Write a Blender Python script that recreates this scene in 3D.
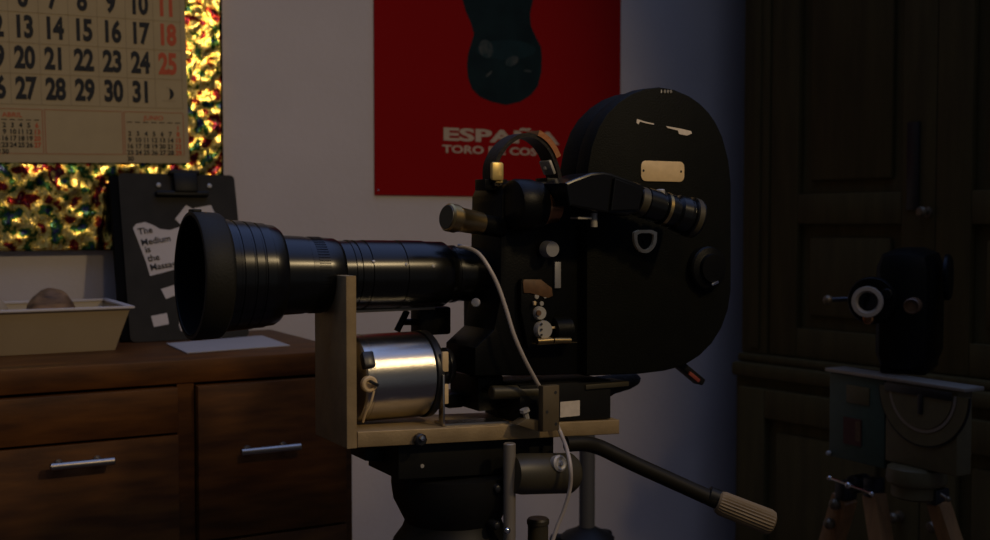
import bpy, bmesh, math, random
from mathutils import Vector as V, Matrix as M3
random.seed(7)
S = bpy.context.scene
COL = S.collection
for o in list(bpy.data.objects):
    bpy.data.objects.remove(o)

# ------------------------------------------------------------------ camera, light, exposure
EYE = 1.05
F = 1150.0
YAW = math.radians(60.8)
PITCH = math.atan(48 / F)
cam = bpy.data.cameras.new('camera')
cam.sensor_width = 36
cam.lens = 36 * F / 990
cam.clip_start = .02
cam.dof.use_dof = True
cam.dof.focus_distance = 1.14
cam.dof.aperture_fstop = 8.0
co = bpy.data.objects.new('camera', cam)
COL.objects.link(co)
co.location = (0, 0, EYE)
co.rotation_euler = (math.pi / 2 - PITCH, 0, YAW - math.pi / 2)
S.camera = co

w = bpy.data.worlds.new('room_dusk')
S.world = w
w.use_nodes = True
nt = w.node_tree
bg = nt.nodes['Background']
tc = nt.nodes.new('ShaderNodeTexCoord')
sp = nt.nodes.new('ShaderNodeSeparateXYZ')
rp = nt.nodes.new('ShaderNodeValToRGB')
nt.links.new(tc.outputs['Generated'], sp.inputs[0])
nt.links.new(sp.outputs['Z'], rp.inputs[0])
mr_ = nt.nodes.new('ShaderNodeMapRange')
mr_.inputs['From Min'].default_value = -1.0
mr_.inputs['From Max'].default_value = .15
mr_.inputs['To Min'].default_value = .12
mr_.inputs['To Max'].default_value = 1.0
mx_ = nt.nodes.new('ShaderNodeVectorMath')
mx_.operation = 'SCALE'
nt.links.new(sp.outputs['X'], mr_.inputs['Value'])
nt.links.new(rp.outputs[0], mx_.inputs[0])
nt.links.new(mr_.outputs[0], mx_.inputs['Scale'])
nt.links.new(mx_.outputs[0], bg.inputs[0])
rp.color_ramp.elements[0].position = 0.62
rp.color_ramp.elements[0].color = (.17, .18, .205, 1)
rp.color_ramp.elements[1].position = .90
rp.color_ramp.elements[1].color = (.80, 1.15, 2.4, 1)
bg.inputs[1].default_value = .43

# the warm lamp of the room: a shaded lamp above and to the right of the viewer
ld = bpy.data.lights.new('warm_lamp', 'SPOT')
ld.energy = 20.5
ld.color = (1.0, .74, .40)
ld.shadow_soft_size = .05
ld.spot_size = math.radians(70)
ld.spot_blend = .45
lo = bpy.data.objects.new('warm_lamp', ld)
COL.objects.link(lo)
lo.location = (1.08, -.12, 1.86)
lo.rotation_euler = (V((.30, 1.8, 1.08)) - V(lo.location)).to_track_quat('-Z', 'Y').to_euler()

# added weaker fill spot with no known source, brightens the sideboard drawers
l2d = bpy.data.lights.new('fill_spot', 'SPOT')
l2d.energy = 9.0
l2d.color = (1.0, .70, .36)
l2d.shadow_soft_size = .06
l2d.spot_size = math.radians(62)
l2d.spot_blend = .7
l2o = bpy.data.objects.new('fill_spot', l2d)
COL.objects.link(l2o)
l2o.location = (.43, -.2, 1.92)
l2o.rotation_euler = (V((.28, 1.7, .78)) - V(l2o.location)).to_track_quat('-Z', 'Y').to_euler()

S.view_settings.view_transform = 'Standard'
S.view_settings.look = 'None'
S.view_settings.exposure = 0
S.view_settings.gamma = 1
S.view_settings.use_curve_mapping = False

# ------------------------------------------------------------------ pixel -> place helpers (used to survey the photo)
FW = V((math.cos(YAW) * math.cos(PITCH), math.sin(YAW) * math.cos(PITCH), -math.sin(PITCH)))
UP = V((math.cos(YAW) * math.sin(PITCH), math.sin(YAW) * math.sin(PITCH), math.cos(PITCH)))
RT = V((math.sin(YAW), -math.cos(YAW), 0))
O = V((0, 0, EYE))


def ray(x, y):
    return FW + RT * ((x - 495) / F) + UP * ((270 - y) / F)


def at(x, y, Y):                       # point seen at pixel x,y on the plane of depth Y (parallel to the wall)
    r = ray(x, y)
    return O + r * (Y / r.y)


def onp(x, y, p, n):                   # point seen at pixel x,y on a plane
    r = ray(x, y)
    return O + r * ((p - O).dot(n) / r.dot(n))


# ------------------------------------------------------------------ materials
MATS = {}


def mat(name, col, rough=.5, metal=0, var=0, vscale=20, bump=0, bscale=200, col2=None, spec=.5, coat=0, stretch=None):
    m = bpy.data.materials.new(name)
    m.use_nodes = True
    n = m.node_tree
    b = n.nodes['Principled BSDF']
    b.inputs['Roughness'].default_value = rough
    b.inputs['Metallic'].default_value = metal
    b.inputs['Specular IOR Level'].default_value = spec
    b.inputs['Coat Weight'].default_value = coat
    b.inputs['Base Color'].default_value = (*col, 1)
    t = n.nodes.new('ShaderNodeTexCoord')
    src = t.outputs['Object']
    if stretch:
        mp = n.nodes.new('ShaderNodeMapping')
        mp.inputs['Scale'].default_value = stretch
        n.links.new(src, mp.inputs[0])
        src = mp.outputs[0]
    if var or col2:
        nz = n.nodes.new('ShaderNodeTexNoise')
        nz.inputs['Scale'].default_value = vscale
        nz.inputs['Detail'].default_value = 6
        n.links.new(src, nz.inputs['Vector'])
        r = n.nodes.new('ShaderNodeValToRGB')
        c2 = col2 if col2 else tuple(c * (1 - var) for c in col)
        r.color_ramp.elements[0].position = .35
        r.color_ramp.elements[1].position = .65
        r.color_ramp.elements[0].color = (*c2, 1)
        r.color_ramp.elements[1].color = (*col, 1)
        n.links.new(nz.outputs['Fac'], r.inputs[0])
        n.links.new(r.outputs[0], b.inputs['Base Color'])
    if bump:
        nb = n.nodes.new('ShaderNodeTexNoise')
        nb.inputs['Scale'].default_value = bscale
        nb.inputs['Detail'].default_value = 4
        n.links.new(src, nb.inputs['Vector'])
        bp = n.nodes.new('ShaderNodeBump')
        bp.inputs['Strength'].default_value = bump
        bp.inputs['Distance'].default_value = .002
        n.links.new(nb.outputs['Fac'], bp.inputs['Height'])
        n.links.new(bp.outputs[0], b.inputs['Normal'])
    MATS[name] = m
    return m


WALL = mat('plaster', (.62, .56, .54), .9, var=.06, vscale=6, bump=.25, bscale=90)
FLOOR = mat('floor_boards', (.16, .085, .045), .5, col2=(.1, .05, .025), vscale=9, stretch=(1, 12, 1), bump=.1)
WOODR = mat('reddish_wood', (.135, .046, .006), .5, spec=.25, col2=(.065, .021, .003), vscale=7, stretch=(1.5, 6, 9), bump=.1, bscale=120)
WOODD = mat('dark_wood', (.105, .078, .026), .7, spec=.15, col2=(.080, .058, .020), vscale=5, stretch=(9, 9, 1), bump=.1, bscale=90)
PAPER = mat('calendar_paper', (.47, .36, .185), .85, var=.06, vscale=30)
INK = mat('black_ink', (.02, .02, .018), .8)
REDINK = mat('red_ink', (.55, .10, .035), .8)
LINEINK = mat('faint_red_line', (.42, .17, .08), .8)
GREYLINE = mat('faint_grey_line', (.30, .23, .12), .8)
POSTER = mat('poster_red', (.30, .0030, .003), .85, spec=.12, var=.08, vscale=3)
CREAM = mat('cream_print', (.48, .37, .26), .8)
WHITEP = mat('white_paper', (.62, .54, .46), .85, var=.05, vscale=25)
GREYP = mat('sheet_paper', (.42, .38, .34), .85, var=.05, vscale=15)
CLIPB = mat('charcoal_board', (.034, .030, .022), .8, spec=.2, var=.2, vscale=30)
BLACKM = mat('black_metal', (.012, .012, .012), .35, metal=0, spec=.5)
ENAMEL = mat('cream_enamel', (.40, .31, .185), .45, var=.08, vscale=14)
RIM = mat('white_rim', (.66, .60, .56), .45, var=.05, vscale=14)
BUN = mat('brown_crust', (.34, .19, .08), .7, col2=(.10, .055, .025), vscale=28, stretch=(1, 1, 4), bump=.5, bscale=60)
PALE = mat('pale_crust', (.45, .35, .22), .7, var=.3, vscale=40)
CRINKLE = mat('crinkle_black', (.0042, .0044, .0022), .6, var=.25, vscale=60, bump=.3, bscale=600, spec=.12)
BODYB = mat('camera_black', (.0035, .0035, .0024), .40, spec=.16, var=.2, vscale=50, bump=.12, bscale=500)
LENSB = mat('lens_black', (.004, .004, .0033), .24, metal=0, spec=.42)
RUBBER = mat('hood_rubber', (.013, .012, .007), .6, spec=.25, bump=.15, bscale=400)
VOID = mat('hood_inside', (.003, .003, .003), .9, spec=.1)
GLASS = mat('front_glass', (.004, .004, .006), .05, spec=.6)
ALU = mat('brushed_aluminium', (.55, .52, .46), .25, metal=1, var=.1, vscale=30, stretch=(1, 25, 25), bump=.06, bscale=300)
RAWALU = mat('raw_aluminium', (.38, .27, .13), .5, metal=.35, var=.18, vscale=60, bump=.15, bscale=400)
CHROME = mat('chrome', (.75, .73, .70), .16, metal=1)
BUCKLE = mat('bright_brass', (.80, .58, .20), .42, metal=.7)
BRASS = mat('worn_brass', (.60, .42, .17), .30, metal=1, var=.15, vscale=60)
COPPER = mat('copper_ring', (.55, .27, .12), .3, metal=1)
IVORY = mat('ivory_plate', (.72, .53, .28), .45, var=.10, vscale=120)
SILVERD = mat('dull_silver', (.42, .40, .36), .5, metal=.3, var=.1, vscale=80)
DIALG = mat('dial_grey', (.30, .30, .32), .45, metal=.3)
LEATHER = mat('black_leather', (.012, .009, .007), .5, spec=.3, bump=.3, bscale=350)
TAN = mat('tan_leather', (.34, .12, .032), .5, bump=.3, bscale=350)
BROWNP = mat('brown_plate', (.13, .065, .025), .5, var=.3, vscale=150)
ARMM = mat('dark_olive_arm', (.013, .011, .006), .55, spec=.15)
OLIVE2 = mat('brown_olive_paint', (.10, .078, .040), .5, var=.2, vscale=30)
OLIVE = mat('olive_paint', (.048, .040, .020), .45, var=.15, vscale=40)
BLOCKM = mat('umber_metal', (.12, .088, .042), .55, metal=.2, var=.15, vscale=60)
CABLE = mat('grey_cable', (.42, .37, .32), .4)
DULLR = mat('dull_red_label', (.07, .018, .012), .6)
REDT = mat('red_tab', (.20, .035, .02), .6)
GRIPW = mat('pale_wood_grip', (.20, .14, .068), .65, var=.15, vscale=40, stretch=(1, 1, 1))
TRIB = mat('tripod_black', (.0085, .0082, .0065), .5, spec=.22, var=.2, vscale=40)
STEEL = mat('steel_rod', (.30, .26, .20), .45, metal=.5)
FUZZ = mat('dark_sleeve', (.020, .014, .008), .95, bump=.8, bscale=260)
POLEM = mat('dull_pole', (.13, .12, .10), .5, metal=.4)
GREENM = mat('green_hammer_paint', (.045, .075, .048), .5, var=.15, vscale=80, bump=.1)
OLIVEB = mat('olive_brown_paint', (.115, .088, .034), .5, var=.15, vscale=60)
OAK = mat('oak_leg', (.32, .15, .045), .5, var=.3, vscale=12, stretch=(8, 8, 1))
LABELW = mat('white_label', (.66, .58, .48), .7, var=.12, vscale=200)
HANDLE = mat('pull_metal', (.36, .32, .27), .30, metal=1)
RINGM = mat('satin_chrome', (.62, .55, .46), .35, metal=.6)
KNOBB = mat('pale_knob', (.16, .12, .07), .35, metal=.5)

# foil: crumpled metallic wrapping with patches of coloured print
FOIL = mat('crumpled_gold_foil', (.95, .66, .16), .22, metal=1)
n = FOIL.node_tree
b = n.nodes['Principled BSDF']
t = n.nodes.new('ShaderNodeTexCoord')
nz = n.nodes.new('ShaderNodeTexNoise')
nz.inputs['Scale'].default_value = 42
nz.inputs['Detail'].default_value = 3
n.links.new(t.outputs['Object'], nz.inputs['Vector'])
r = n.nodes.new('ShaderNodeValToRGB')
r.color_ramp.interpolation = 'LINEAR'
for p, c in ((.0, (.02, .03, .10)), (.34, (.04, .05, .14)), (.39, (.04, .14, .04)), (.43, (.10, .16, .04)), (.455, (.80, .60, .12)), (.51, (1.0, .78, .28)), (.56, (.92, .58, .10)), (.59, (.30, .03, .02)), (.63, (.16, .012, .02)), (.68, (.10, .02, .05)), (.73, (.50, .38, .10))):
    e = r.color_ramp.elements.new(p)
    e.color = (*c, 1)
n.links.new(nz.outputs['Fac'], r.inputs[0])
n.links.new(r.outputs[0], b.inputs['Base Color'])
vo = n.nodes.new('ShaderNodeTexNoise')
vo.inputs['Scale'].default_value = 75
vo.inputs['Detail'].default_value = 3
mp = n.nodes.new('ShaderNodeMapping')
mp.inputs['Scale'].default_value = (1.5, 1, .8)
n.links.new(t.outputs['Object'], mp.inputs[0])
n.links.new(mp.outputs[0], vo.inputs['Vector'])
bp = n.nodes.new('ShaderNodeBump')
bp.inputs['Strength'].default_value = .35
bp.inputs['Distance'].default_value = .004
n.links.new(vo.outputs['Fac'], bp.inputs['Height'])
n.links.new(bp.outputs[0], b.inputs['Normal'])

# printed bronze picture on the poster: two pale print patches on dark teal
PRINT = mat('teal_print', (.010, .024, .026), .8, spec=.12, col2=(.006, .014, .016), vscale=14)


# ------------------------------------------------------------------ mesh builder
class G:
    def __init__(s):
        s.b = bmesh.new()

    def box(s, c, size, R=None, bev=0):
        g = bmesh.ops.create_cube(s.b, size=1)
        vs = g['verts']
        bmesh.ops.scale(s.b, vec=size, verts=vs)
        if bev:
            es = list({e for v in vs for e in v.link_edges})
            rr = bmesh.ops.bevel(s.b, geom=es, offset=bev, segments=2, affect='EDGES', profile=.5)
            vs = list({v for f in rr['faces'] for v in f.verts} | {v for v in vs if v.is_valid})
            q = set(vs)
            todo = list(vs)
            while todo:
                v = todo.pop()
                for e in v.link_edges:
                    u = e.other_vert(v)
                    if u not in q:
                        q.add(u)
                        todo.append(u)
            vs = list(q)
        if R is not None:
            bmesh.ops.transform(s.b, matrix=R.to_4x4(), verts=vs)
        bmesh.ops.translate(s.b, vec=c, verts=vs)
        return s

    def bb(s, a, b_, bev=0):            # box by two corners
        a = V(a)
        b_ = V(b_)
        d = V((abs(b_.x - a.x), abs(b_.y - a.y), abs(b_.z - a.z)))
        return s.box((a + b_) / 2, d, None, bev)

    def lathe(s, p0, axis, prof, seg=48, sx=1.0):
        axis = V(axis).normalized()
        h = V((0, 0, 1)) if abs(axis.z) < .9 else V((1, 0, 0))
        u = axis.cross(h).normalized()
        v = u.cross(axis).normalized()
        p0 = V(p0)
        rings = []
        for tt, r_ in prof:
            if r_ <= 1e-6:
                rings.append([s.b.verts.new(p0 + axis * tt)])
            else:
                rings.append([s.b.verts.new(p0 + axis * tt + (u * math.cos(2 * math.pi * k / seg) * sx + v * math.sin(2 * math.pi * k / seg)) * r_) for k in range(seg)])
        for a, c in zip(rings, rings[1:]):
            for k in range(seg):
                k2 = (k + 1) % seg
                if len(a) == 1 and len(c) == 1:
                    continue
                if len(a) == 1:
                    s.b.faces.new((a[0], c[k], c[k2]))
                elif len(c) == 1:
                    s.b.faces.new((a[k], a[k2], c[0]))
                else:
                    s.b.faces.new((a[k], a[k2], c[k2], c[k]))
        for rg, fl in ((rings[0], 1), (rings[-1], 0)):
            if len(rg) > 1:
                s.b.faces.new(rg if not fl else list(reversed(rg)))
        return s

    def cyl(s, a, c, r_, seg=24, bev=0):
        a = V(a)
        c = V(c)
        L = (c - a).length
        bv = min(bev, r_ * .9, L * .45)
        prof = [(0, r_ - bv), (bv, r_), (L - bv, r_), (L, r_ - bv)] if bev else [(0, r_), (L, r_)]
        return s.lathe(a, c - a, prof, seg)

    def tube(s, pts, rad, seg=12):
        pts = [V(p) for p in pts]
        if not isinstance(rad, (list, tuple)):
            rad = [rad] * len(pts)
        rings = []
        up = V((0, 0, 1))
        u = None
        for i, p in enumerate(pts):
            d = (pts[min(i + 1, len(pts) - 1)] - pts[max(i - 1, 0)]).normalized()
            if u is None:
                h = up if abs(d.z) < .9 else V((1, 0, 0))
                u = d.cross(h).normalized()
            else:
                u = (u - d * u.dot(d)).normalized()
            v = d.cross(u)
            rings.append([s.b.verts.new(p + (u * math.cos(2 * math.pi * k / seg) + v * math.sin(2 * math.pi * k / seg)) * rad[i]) for k in range(seg)])
        for a, c in zip(rings, rings[1:]):
            for k in range(seg):
                k2 = (k + 1) % seg
                s.b.faces.new((a[k], a[k2], c[k2], c[k]))
        s.b.faces.new(list(reversed(rings[0])))
        s.b.faces.new(rings[-1])
        return s

    def prism(s, pts, ext, bev=0):
        pts = [V(p) for p in pts]
        ext = V(ext)
        a = [s.b.verts.new(p) for p in pts]
        c = [s.b.verts.new(p + ext) for p in pts]
        n_ = len(pts)
        fs = [s.b.faces.new(a), s.b.faces.new(list(reversed(c)))]
        for k in range(n_):
            fs.append(s.b.faces.new((a[k], c[k], c[(k + 1) % n_], a[(k + 1) % n_])))
        bmesh.ops.recalc_face_normals(s.b, faces=fs)
        if bev:
            es = [e for f in fs[:2] for e in f.edges]
            bmesh.ops.bevel(s.b, geom=es, offset=bev, segments=2, affect='EDGES', profile=.5)
        return s

    def ball(s, c, r_, sc=(1, 1, 1), seg=24):
        g = bmesh.ops.create_uvsphere(s.b, u_segments=seg, v_segments=max(8, seg // 2), radius=r_)
        bmesh.ops.scale(s.b, vec=sc, verts=g['verts'])
        bmesh.ops.translate(s.b, vec=V(c), verts=g['verts'])
        return s

    def ribbon(s, pts, wv, th):         # strap: centre line, width vector, thickness
        pts = [V(p) for p in pts]
        wv = V(wv)
        rings = []
        for i, p in enumerate(pts):
            d = (pts[min(i + 1, len(pts) - 1)] - pts[max(i - 1, 0)]).normalized()
            nn = d.cross(wv).normalized() * th / 2
            rings.append([s.b.verts.new(p + wv / 2 + nn), s.b.verts.new(p - wv / 2 + nn), s.b.verts.new(p - wv / 2 - nn), s.b.verts.new(p + wv / 2 - nn)])
        for a, c in zip(rings, rings[1:]):
            for k in range(4):
                s.b.faces.new((a[k], a[(k + 1) % 4], c[(k + 1) % 4], c[k]))
        s.b.faces.new(rings[0])
        s.b.faces.new(rings[-1])
        return s

    def text(s, body, origin, ux, vy, size, wide=1.0, bold=0.0, align='CENTER', thick=.0004, space=1.0):
        cu = bpy.data.curves.new('t', 'FONT')
        cu.body = body
        cu.size = 1
        cu.align_x = align
        cu.align_y = 'CENTER'
        cu.offset = bold
        cu.space_character = space
        cu.resolution_u = 3
        cu.extrude = 0.5
        ob = bpy.data.objects.new('t', cu)
        COL.objects.link(ob)
        dg = bpy.context.evaluated_depsgraph_get()
        me = bpy.data.meshes.new_from_object(ob.evaluated_get(dg))
        ux = V(ux).normalized()
        vy = V(vy).normalized()
        nn = ux.cross(vy)
        m = M3((ux * size * wide, vy * size, nn * thick)).transposed().to_4x4()
        m.translation = V(origin)
        me.transform(m)
        s.b.from_mesh(me)
        bpy.data.objects.remove(ob)
        bpy.data.curves.remove(cu)
        bpy.data.meshes.remove(me)
        return s


def link(name, g, m, parent=None, sharp=35, label=None):
    me = bpy.data.meshes.new(name)
    bmesh.ops.recalc_face_normals(g.b, faces=g.b.faces[:])
    o = bpy.data.objects.new(name, me)
    off = V((0, 0, 0))
    if parent is not None:
        p = parent
        while p is not None:
            off += p.location
            p = p.parent
        o.parent = parent
    c = None
    if parent is None:
        vs = [v.co for v in g.b.verts]
        c = V(((min(v.x for v in vs) + max(v.x for v in vs)) / 2, (min(v.y for v in vs) + max(v.y for v in vs)) / 2, min(v.z for v in vs)))
        off = c
        o.location = c
    bmesh.ops.translate(g.b, vec=-off, verts=g.b.verts[:])
    g.b.to_mesh(me)
    g.b.free()
    me.materials.append(m)
    me.shade_smooth()
    me.set_sharp_from_angle(angle=math.radians(sharp))
    COL.objects.link(o)
    if label:
        o['label'] = label
    return o


def thing(name, label, cat, loc, group=None):
    o = bpy.data.objects.new(name, None)
    o.empty_display_size = .05
    o.location = loc
    COL.objects.link(o)
    tag(o, label, cat, group)
    return o


def tag(o, label, cat, group=None):
    o['label'] = label
    o['category'] = cat
    if group:
        o['group'] = group
    return o


def struct(name, g, m):
    o = link(name, g, m)
    o['kind'] = 'structure'
    return o


X = V((1, 0, 0))
Z = V((0, 0, 1))
YV = V((0, 1, 0))
WY = 2.0

# ------------------------------------------------------------------ room
struct('floor', G().bb((-2.2, -2.2, -.05), (2.45, 2.1, 0)), FLOOR)
struct('wall_back', G().bb((-2.2, WY, 0), (2.45, WY + .1, 2.2)), WALL)
struct('wall_right', G().bb((2.3, -2.2, 0), (2.4, WY, 2.2)), WALL)
struct('baseboard_back', G().bb((-2.2, WY - .014, 0), (2.3, WY, .08), .003), WOODD)

# ------------------------------------------------------------------ sideboard
SF = 1.6
TOPZ = at(352, 350, SF).z
SX1 = at(352, 350, SF).x
SX0 = -.75
sb = thing('sideboard', 'long reddish-brown wooden sideboard with metal pull handles against the wall', 'sideboard', ((SX0 + SX1) / 2, 1.8, 0))
SLAB = .033
link('top_slab', G().bb((SX0, SF, TOPZ - SLAB), (SX1, WY - .02, TOPZ), .002), WOODR, sb)
xd0 = at(178, 450, SF).x
xd1 = at(195, 450, SF).x
g = G()
g.bb((SX1 - .012, SF + .003, .06), (SX1, WY - .022, TOPZ - SLAB - .0005))
g.bb((SX0, SF + .003, .06), (SX0 + .02, WY - .022, TOPZ - SLAB - .0005))
g.bb((SX0 + .02, WY - .04, .06), (SX1 - .012, WY - .022, TOPZ - SLAB - .0005))
g.bb((SX0 + .02, SF + .02, .06), (SX1 - .012, WY - .04, .08))
g.bb((xd0, SF + .003, .08), (xd1, SF + .33, TOPZ - SLAB - .0005))
link('carcass', g, WOODR, sb)
for fx in (SX0 + .04, SX1 - .04):
    for fy in (SF + .05, WY - .08):
        link('foot', G().cyl((fx, fy, 0), (fx, fy, .0595), .02), WOODD, sb)


def pull(x0, x1, y, parent):
    a = at(x0, y[0], SF - .032)
    c = at(x1, y[1], SF - .032)
    c.z = a.z = (a.z + c.z) / 2
    g = G().cyl(a, c, .0052, 20, .001)
    for k in (.16, .76):
        p = a.lerp(c, k)
        g.cyl(p, (p.x, SF - .0165, p.z), .0035, 14)
        g.cyl((p.x, SF - .0165, p.z), (p.x, SF - .0135, p.z), .006, 16)
    link('handle', g, HANDLE, parent)


zl1 = TOPZ - SLAB - .004
zspl = at(90, 440, SF).z
zbot = at(270, 531, SF).z
GAP = .0018
d1 = link('drawer', G().bb((SX0 + .022, SF - .012, zspl + GAP), (xd0 - GAP, SF + .02, zl1), .0012), WOODR, sb)
d2 = link('drawer', G().bb((SX0 + .022, SF - .012, .10), (xd0 - GAP, SF + .02, zspl - GAP), .0012), WOODR, sb)
pull(50, 115, (467, 461), d2)
d3 = link('drawer', G().bb((xd1 + GAP, SF - .012, zbot + GAP), (SX1 - .0145, SF + .02, zl1), .0012), WOODR, sb)
pull(241, 301, (453, 446), d3)
d4 = link('drawer', G().bb((xd1 + GAP, SF - .012, .10), (SX1 - .0145, SF + .02, zbot - GAP), .0012), WOODR, sb)

# ------------------------------------------------------------------ foil picture and calendar on the wall
fx1 = at(220, 150, WY).x
fz0 = at(110, 250, WY).z
FT = .018
fo = thing('foil_panel', 'crumpled gold foil panel with red and green flecks hung behind the calendar', 'wall panel', ((-.25 + fx1) / 2, WY, fz0))
g = G()
NX, NZ = 150, 150
fx0, fz1 = -.25, fz0 + .85
rng = random.Random(3)
grid = [[None] * (NZ + 1) for _ in range(NX + 1)]
from mathutils import noise as MN
for i in range(NX + 1):
    for j in range(NZ + 1):
        x = fx0 + (fx1 - fx0) * i / NX
        z = fz0 + (fz1 - fz0) * j / NZ
        d = MN.noise(V((x * 95, 3.3, z * 60))) * .0034 + MN.noise(V((x * 190, 8.3, z * 130))) * .0013
        if i in (0, NX) or j in (0, NZ):
            d = 0
        grid[i][j] = g.b.verts.new((x, WY - FT - d - .003, z))
for i in range(NX):
    for j in range(NZ):
        g.b.faces.new((grid[i][j], grid[i + 1][j], grid[i + 1][j + 1], grid[i][j + 1]))
# folded edges back to the wall
edge = [grid[i][0] for i in range(NX + 1)] + [grid[NX][j] for j in range(1, NZ + 1)] + [grid[i][NZ] for i in range(NX - 1, -1, -1)] + [grid[0][j] for j in range(NZ - 1, 0, -1)]
back = [g.b.verts.new((v.co.x, WY - .002, v.co.z)) for v in edge]
for k in range(len(edge)):
    k2 = (k + 1) % len(edge)
    g.b.faces.new((edge[k], back[k], back[k2], edge[k2]))
link('foil_sheet', g, FOIL, fo, 180)
link('backing_board', G().bb((fx0 + .003, WY - FT + .001, fz0 + .003), (fx1 - .003, WY - .0005, fz1 - .003)), WOODD, fo)

CY = WY - FT - .012
cal_r = at(187, 90, CY).x
cal_b = at(187, 165, CY).z
colp = (at(168, 65, CY).x - at(25, 65, CY).x) / 5
rowp = (at(111, 5, CY).z - at(111, 94, CY).z) / 3
col11 = at(168, 60, CY).x
cal_l = col11 - 6.62 * colp
row31 = at(140, 94, CY).z
cal_t = row31 + 6.2 * rowp
CW = cal_r - cal_l
ca = thing('wall_calendar', 'big month calendar sheet with bold black dates and red Sundays', 'calendar', ((cal_l + cal_r) / 2, CY, cal_b))
link('sheet', G().bb((cal_l, CY, cal_b), (cal_r, CY + .004, cal_t)), PAPER, ca)
PY = CY - .0003
day = 1
for row in range(5):                    # row 0: 1..4 on the last four columns
    for c_ in range(7):
        dd = row * 7 + c_ - 2
        if 1 <= dd <= 31:
            px = col11 + (c_ - 6) * colp
            pz = row31 + (4 - row) * rowp
            g = G().text(str(dd), (px, PY, pz), X, Z, rowp * .98, wide=.66, bold=.042, space=.96)
            link('date_numeral', g, REDINK if c_ == 6 else INK, ca, label=('red Sunday date numeral' if c_ == 6 else None))
g = G()
LW = .0007
for row in range(6):
    z = row31 + (row - .5) * rowp
    g.bb((cal_l + .2 * colp, CY - .0004, z), (col11 + .55 * colp, CY, z + LW))
for c_ in range(8):
    x = col11 + (c_ - 6.5) * colp
    g.bb((x, CY - .0004, row31 - .5 * rowp), (x + LW, CY, row31 + 4.5 * rowp))
link('grid_lines', g, GREYLINE, ca)
# moon in the last cell
mz = row31 + .0
mx = col11
g = G()
pts = []
rm = .0095
for k in range(17):
    a = -math.pi / 2 + math.pi * k / 16
    pts.append(V((mx + rm * math.cos(a) - .001, PY, mz + rm * math.sin(a))))
for k in range(15, 0, -1):
    a = -math.pi / 2 + math.pi * k / 16
    pts.append(V((mx + rm * .30 * math.cos(a) - .001, PY, mz + rm * math.sin(a))))
g.prism(pts, (0, .0002, 0))
link('moon_mark', g, INK, ca)
g = G()
for k in range(6):
    g.bb((mx - .011 + k * .0038, PY, mz - .0125), (mx - .0085 + k * .0038, PY + .0002, mz - .0112))
link('caption_line', g, GREYLINE, ca)
g = G()
for k in range(3):
    g.bb((mx - .005 + k * .0035, PY, mz + .0098), (mx - .003 + k * .0035, PY + .0002, mz + .0108))
link('caption_line', g, GREYLINE, ca)


def fpx(x, y):
    return at(x, y, CY)


# footer boxes
zt = fpx(110, 112).z
zb = fpx(110, 155).z
bx = [(cal_l + .15 * colp, fpx(41, 130).x), (fpx(43.5, 130).x, fpx(121, 130).x), (fpx(123, 130).x, fpx(182, 130).x)]
g = G()
for a, c in bx:
    for (p, q) in (((a, zt), (c, zt)), ((a, zb), (c, zb))):
        g.bb((p[0], CY - .0004, p[1]), (q[0], CY, p[1] + .0011))
    for xx in (a, c):
        g.bb((xx, CY - .0004, zb), (xx + .0014, CY, zt))
link('footer_frame', g, LINEINK, ca)


def minical(a, c, first, n_days, title):
    gb, gr, gt = G(), G(), G()
    w_ = c - a
    sx = w_ * .82 / 6
    zz = (zt - zb)
    gt.text(title, ((a + c) / 2, PY, zt - zz * .13), X, Z, zz * .15, wide=1.1, bold=.01)
    for k in range(7):
        gb.bb((a + w_ * .09 + k * sx - sx * .33, PY, zt - zz * .245), (a + w_ * .09 + k * sx + sx * .33, PY + .0002, zt - zz * .225))
    for d_ in range(1, n_days + 1):
        i_ = d_ - 1 + first
        cc, rr = i_ % 7, i_ // 7
        (gr if cc == 6 else gb).text(str(d_), (a + w_ * .09 + cc * sx, PY, zt - zz * (.36 + .148 * rr)), X, Z, zz * .15, wide=1.0, bold=.03)
    return gb, gr, gt


gb, gr, gt = minical(bx[0][0], bx[0][1], 1, 30, 'ABRIL')
mc = link('small_calendar', gb, INK, ca)
link('red_sundays', gr, REDINK, mc)
link('month_title', gt, REDINK, mc)
gb, gr, gt = minical(bx[2][0], bx[2][1], 6, 30, 'JUNIO')
mc = link('small_calendar', gb, INK, ca)
link('red_sundays', gr, REDINK, mc)
link('month_title', gt, REDINK, mc)

ca.location.x += .003
ca.rotation_euler = (0, -.020, 0)     # hangs a touch crooked

# ------------------------------------------------------------------ red poster
PYP = WY - .004
pl = at(375, 195, PYP)
pr = at(620, 197, PYP)
po = thing('wall_poster', 'red travel poster with dark bronze muzzle and cream lettering on the wall', 'poster', ((pl.x + pr.x) / 2, PYP, pl.z))
link('poster_sheet', G().bb((pl.x, PYP, pl.z), (pr.x, PYP + .003, pl.z + .86)), POSTER, po)
outl = [(462, -2), (466, 12), (471, 23), (474, 34), (471, 44), (468, 54), (467, 66), (468, 78), (472, 89), (480, 97), (492, 102), (506, 105), (520, 102), (531, 95), (538, 86), (541.5, 72), (542, 58), (541, 47), (536, 37), (531, 26), (530, 14), (533, 0), (538, -14), (550, -40), (556, -80), (548, -130), (520, -150), (480, -150), (452, -130), (444, -80), (450, -40), (458, -14)]
link('bronze_picture', G().prism([at(x, y, PYP - .0004) for x, y in outl], (0, .0003, 0)), PRINT, po)
PATCH = mat('pale_teal_print', (.075, .08, .072), .8, spec=.12, col2=(.02, .04, .042), vscale=60)
PATCHT = mat('mid_teal_print', (.011, .030, .034), .8, spec=.12, col2=(.010, .025, .028), vscale=40)


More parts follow.
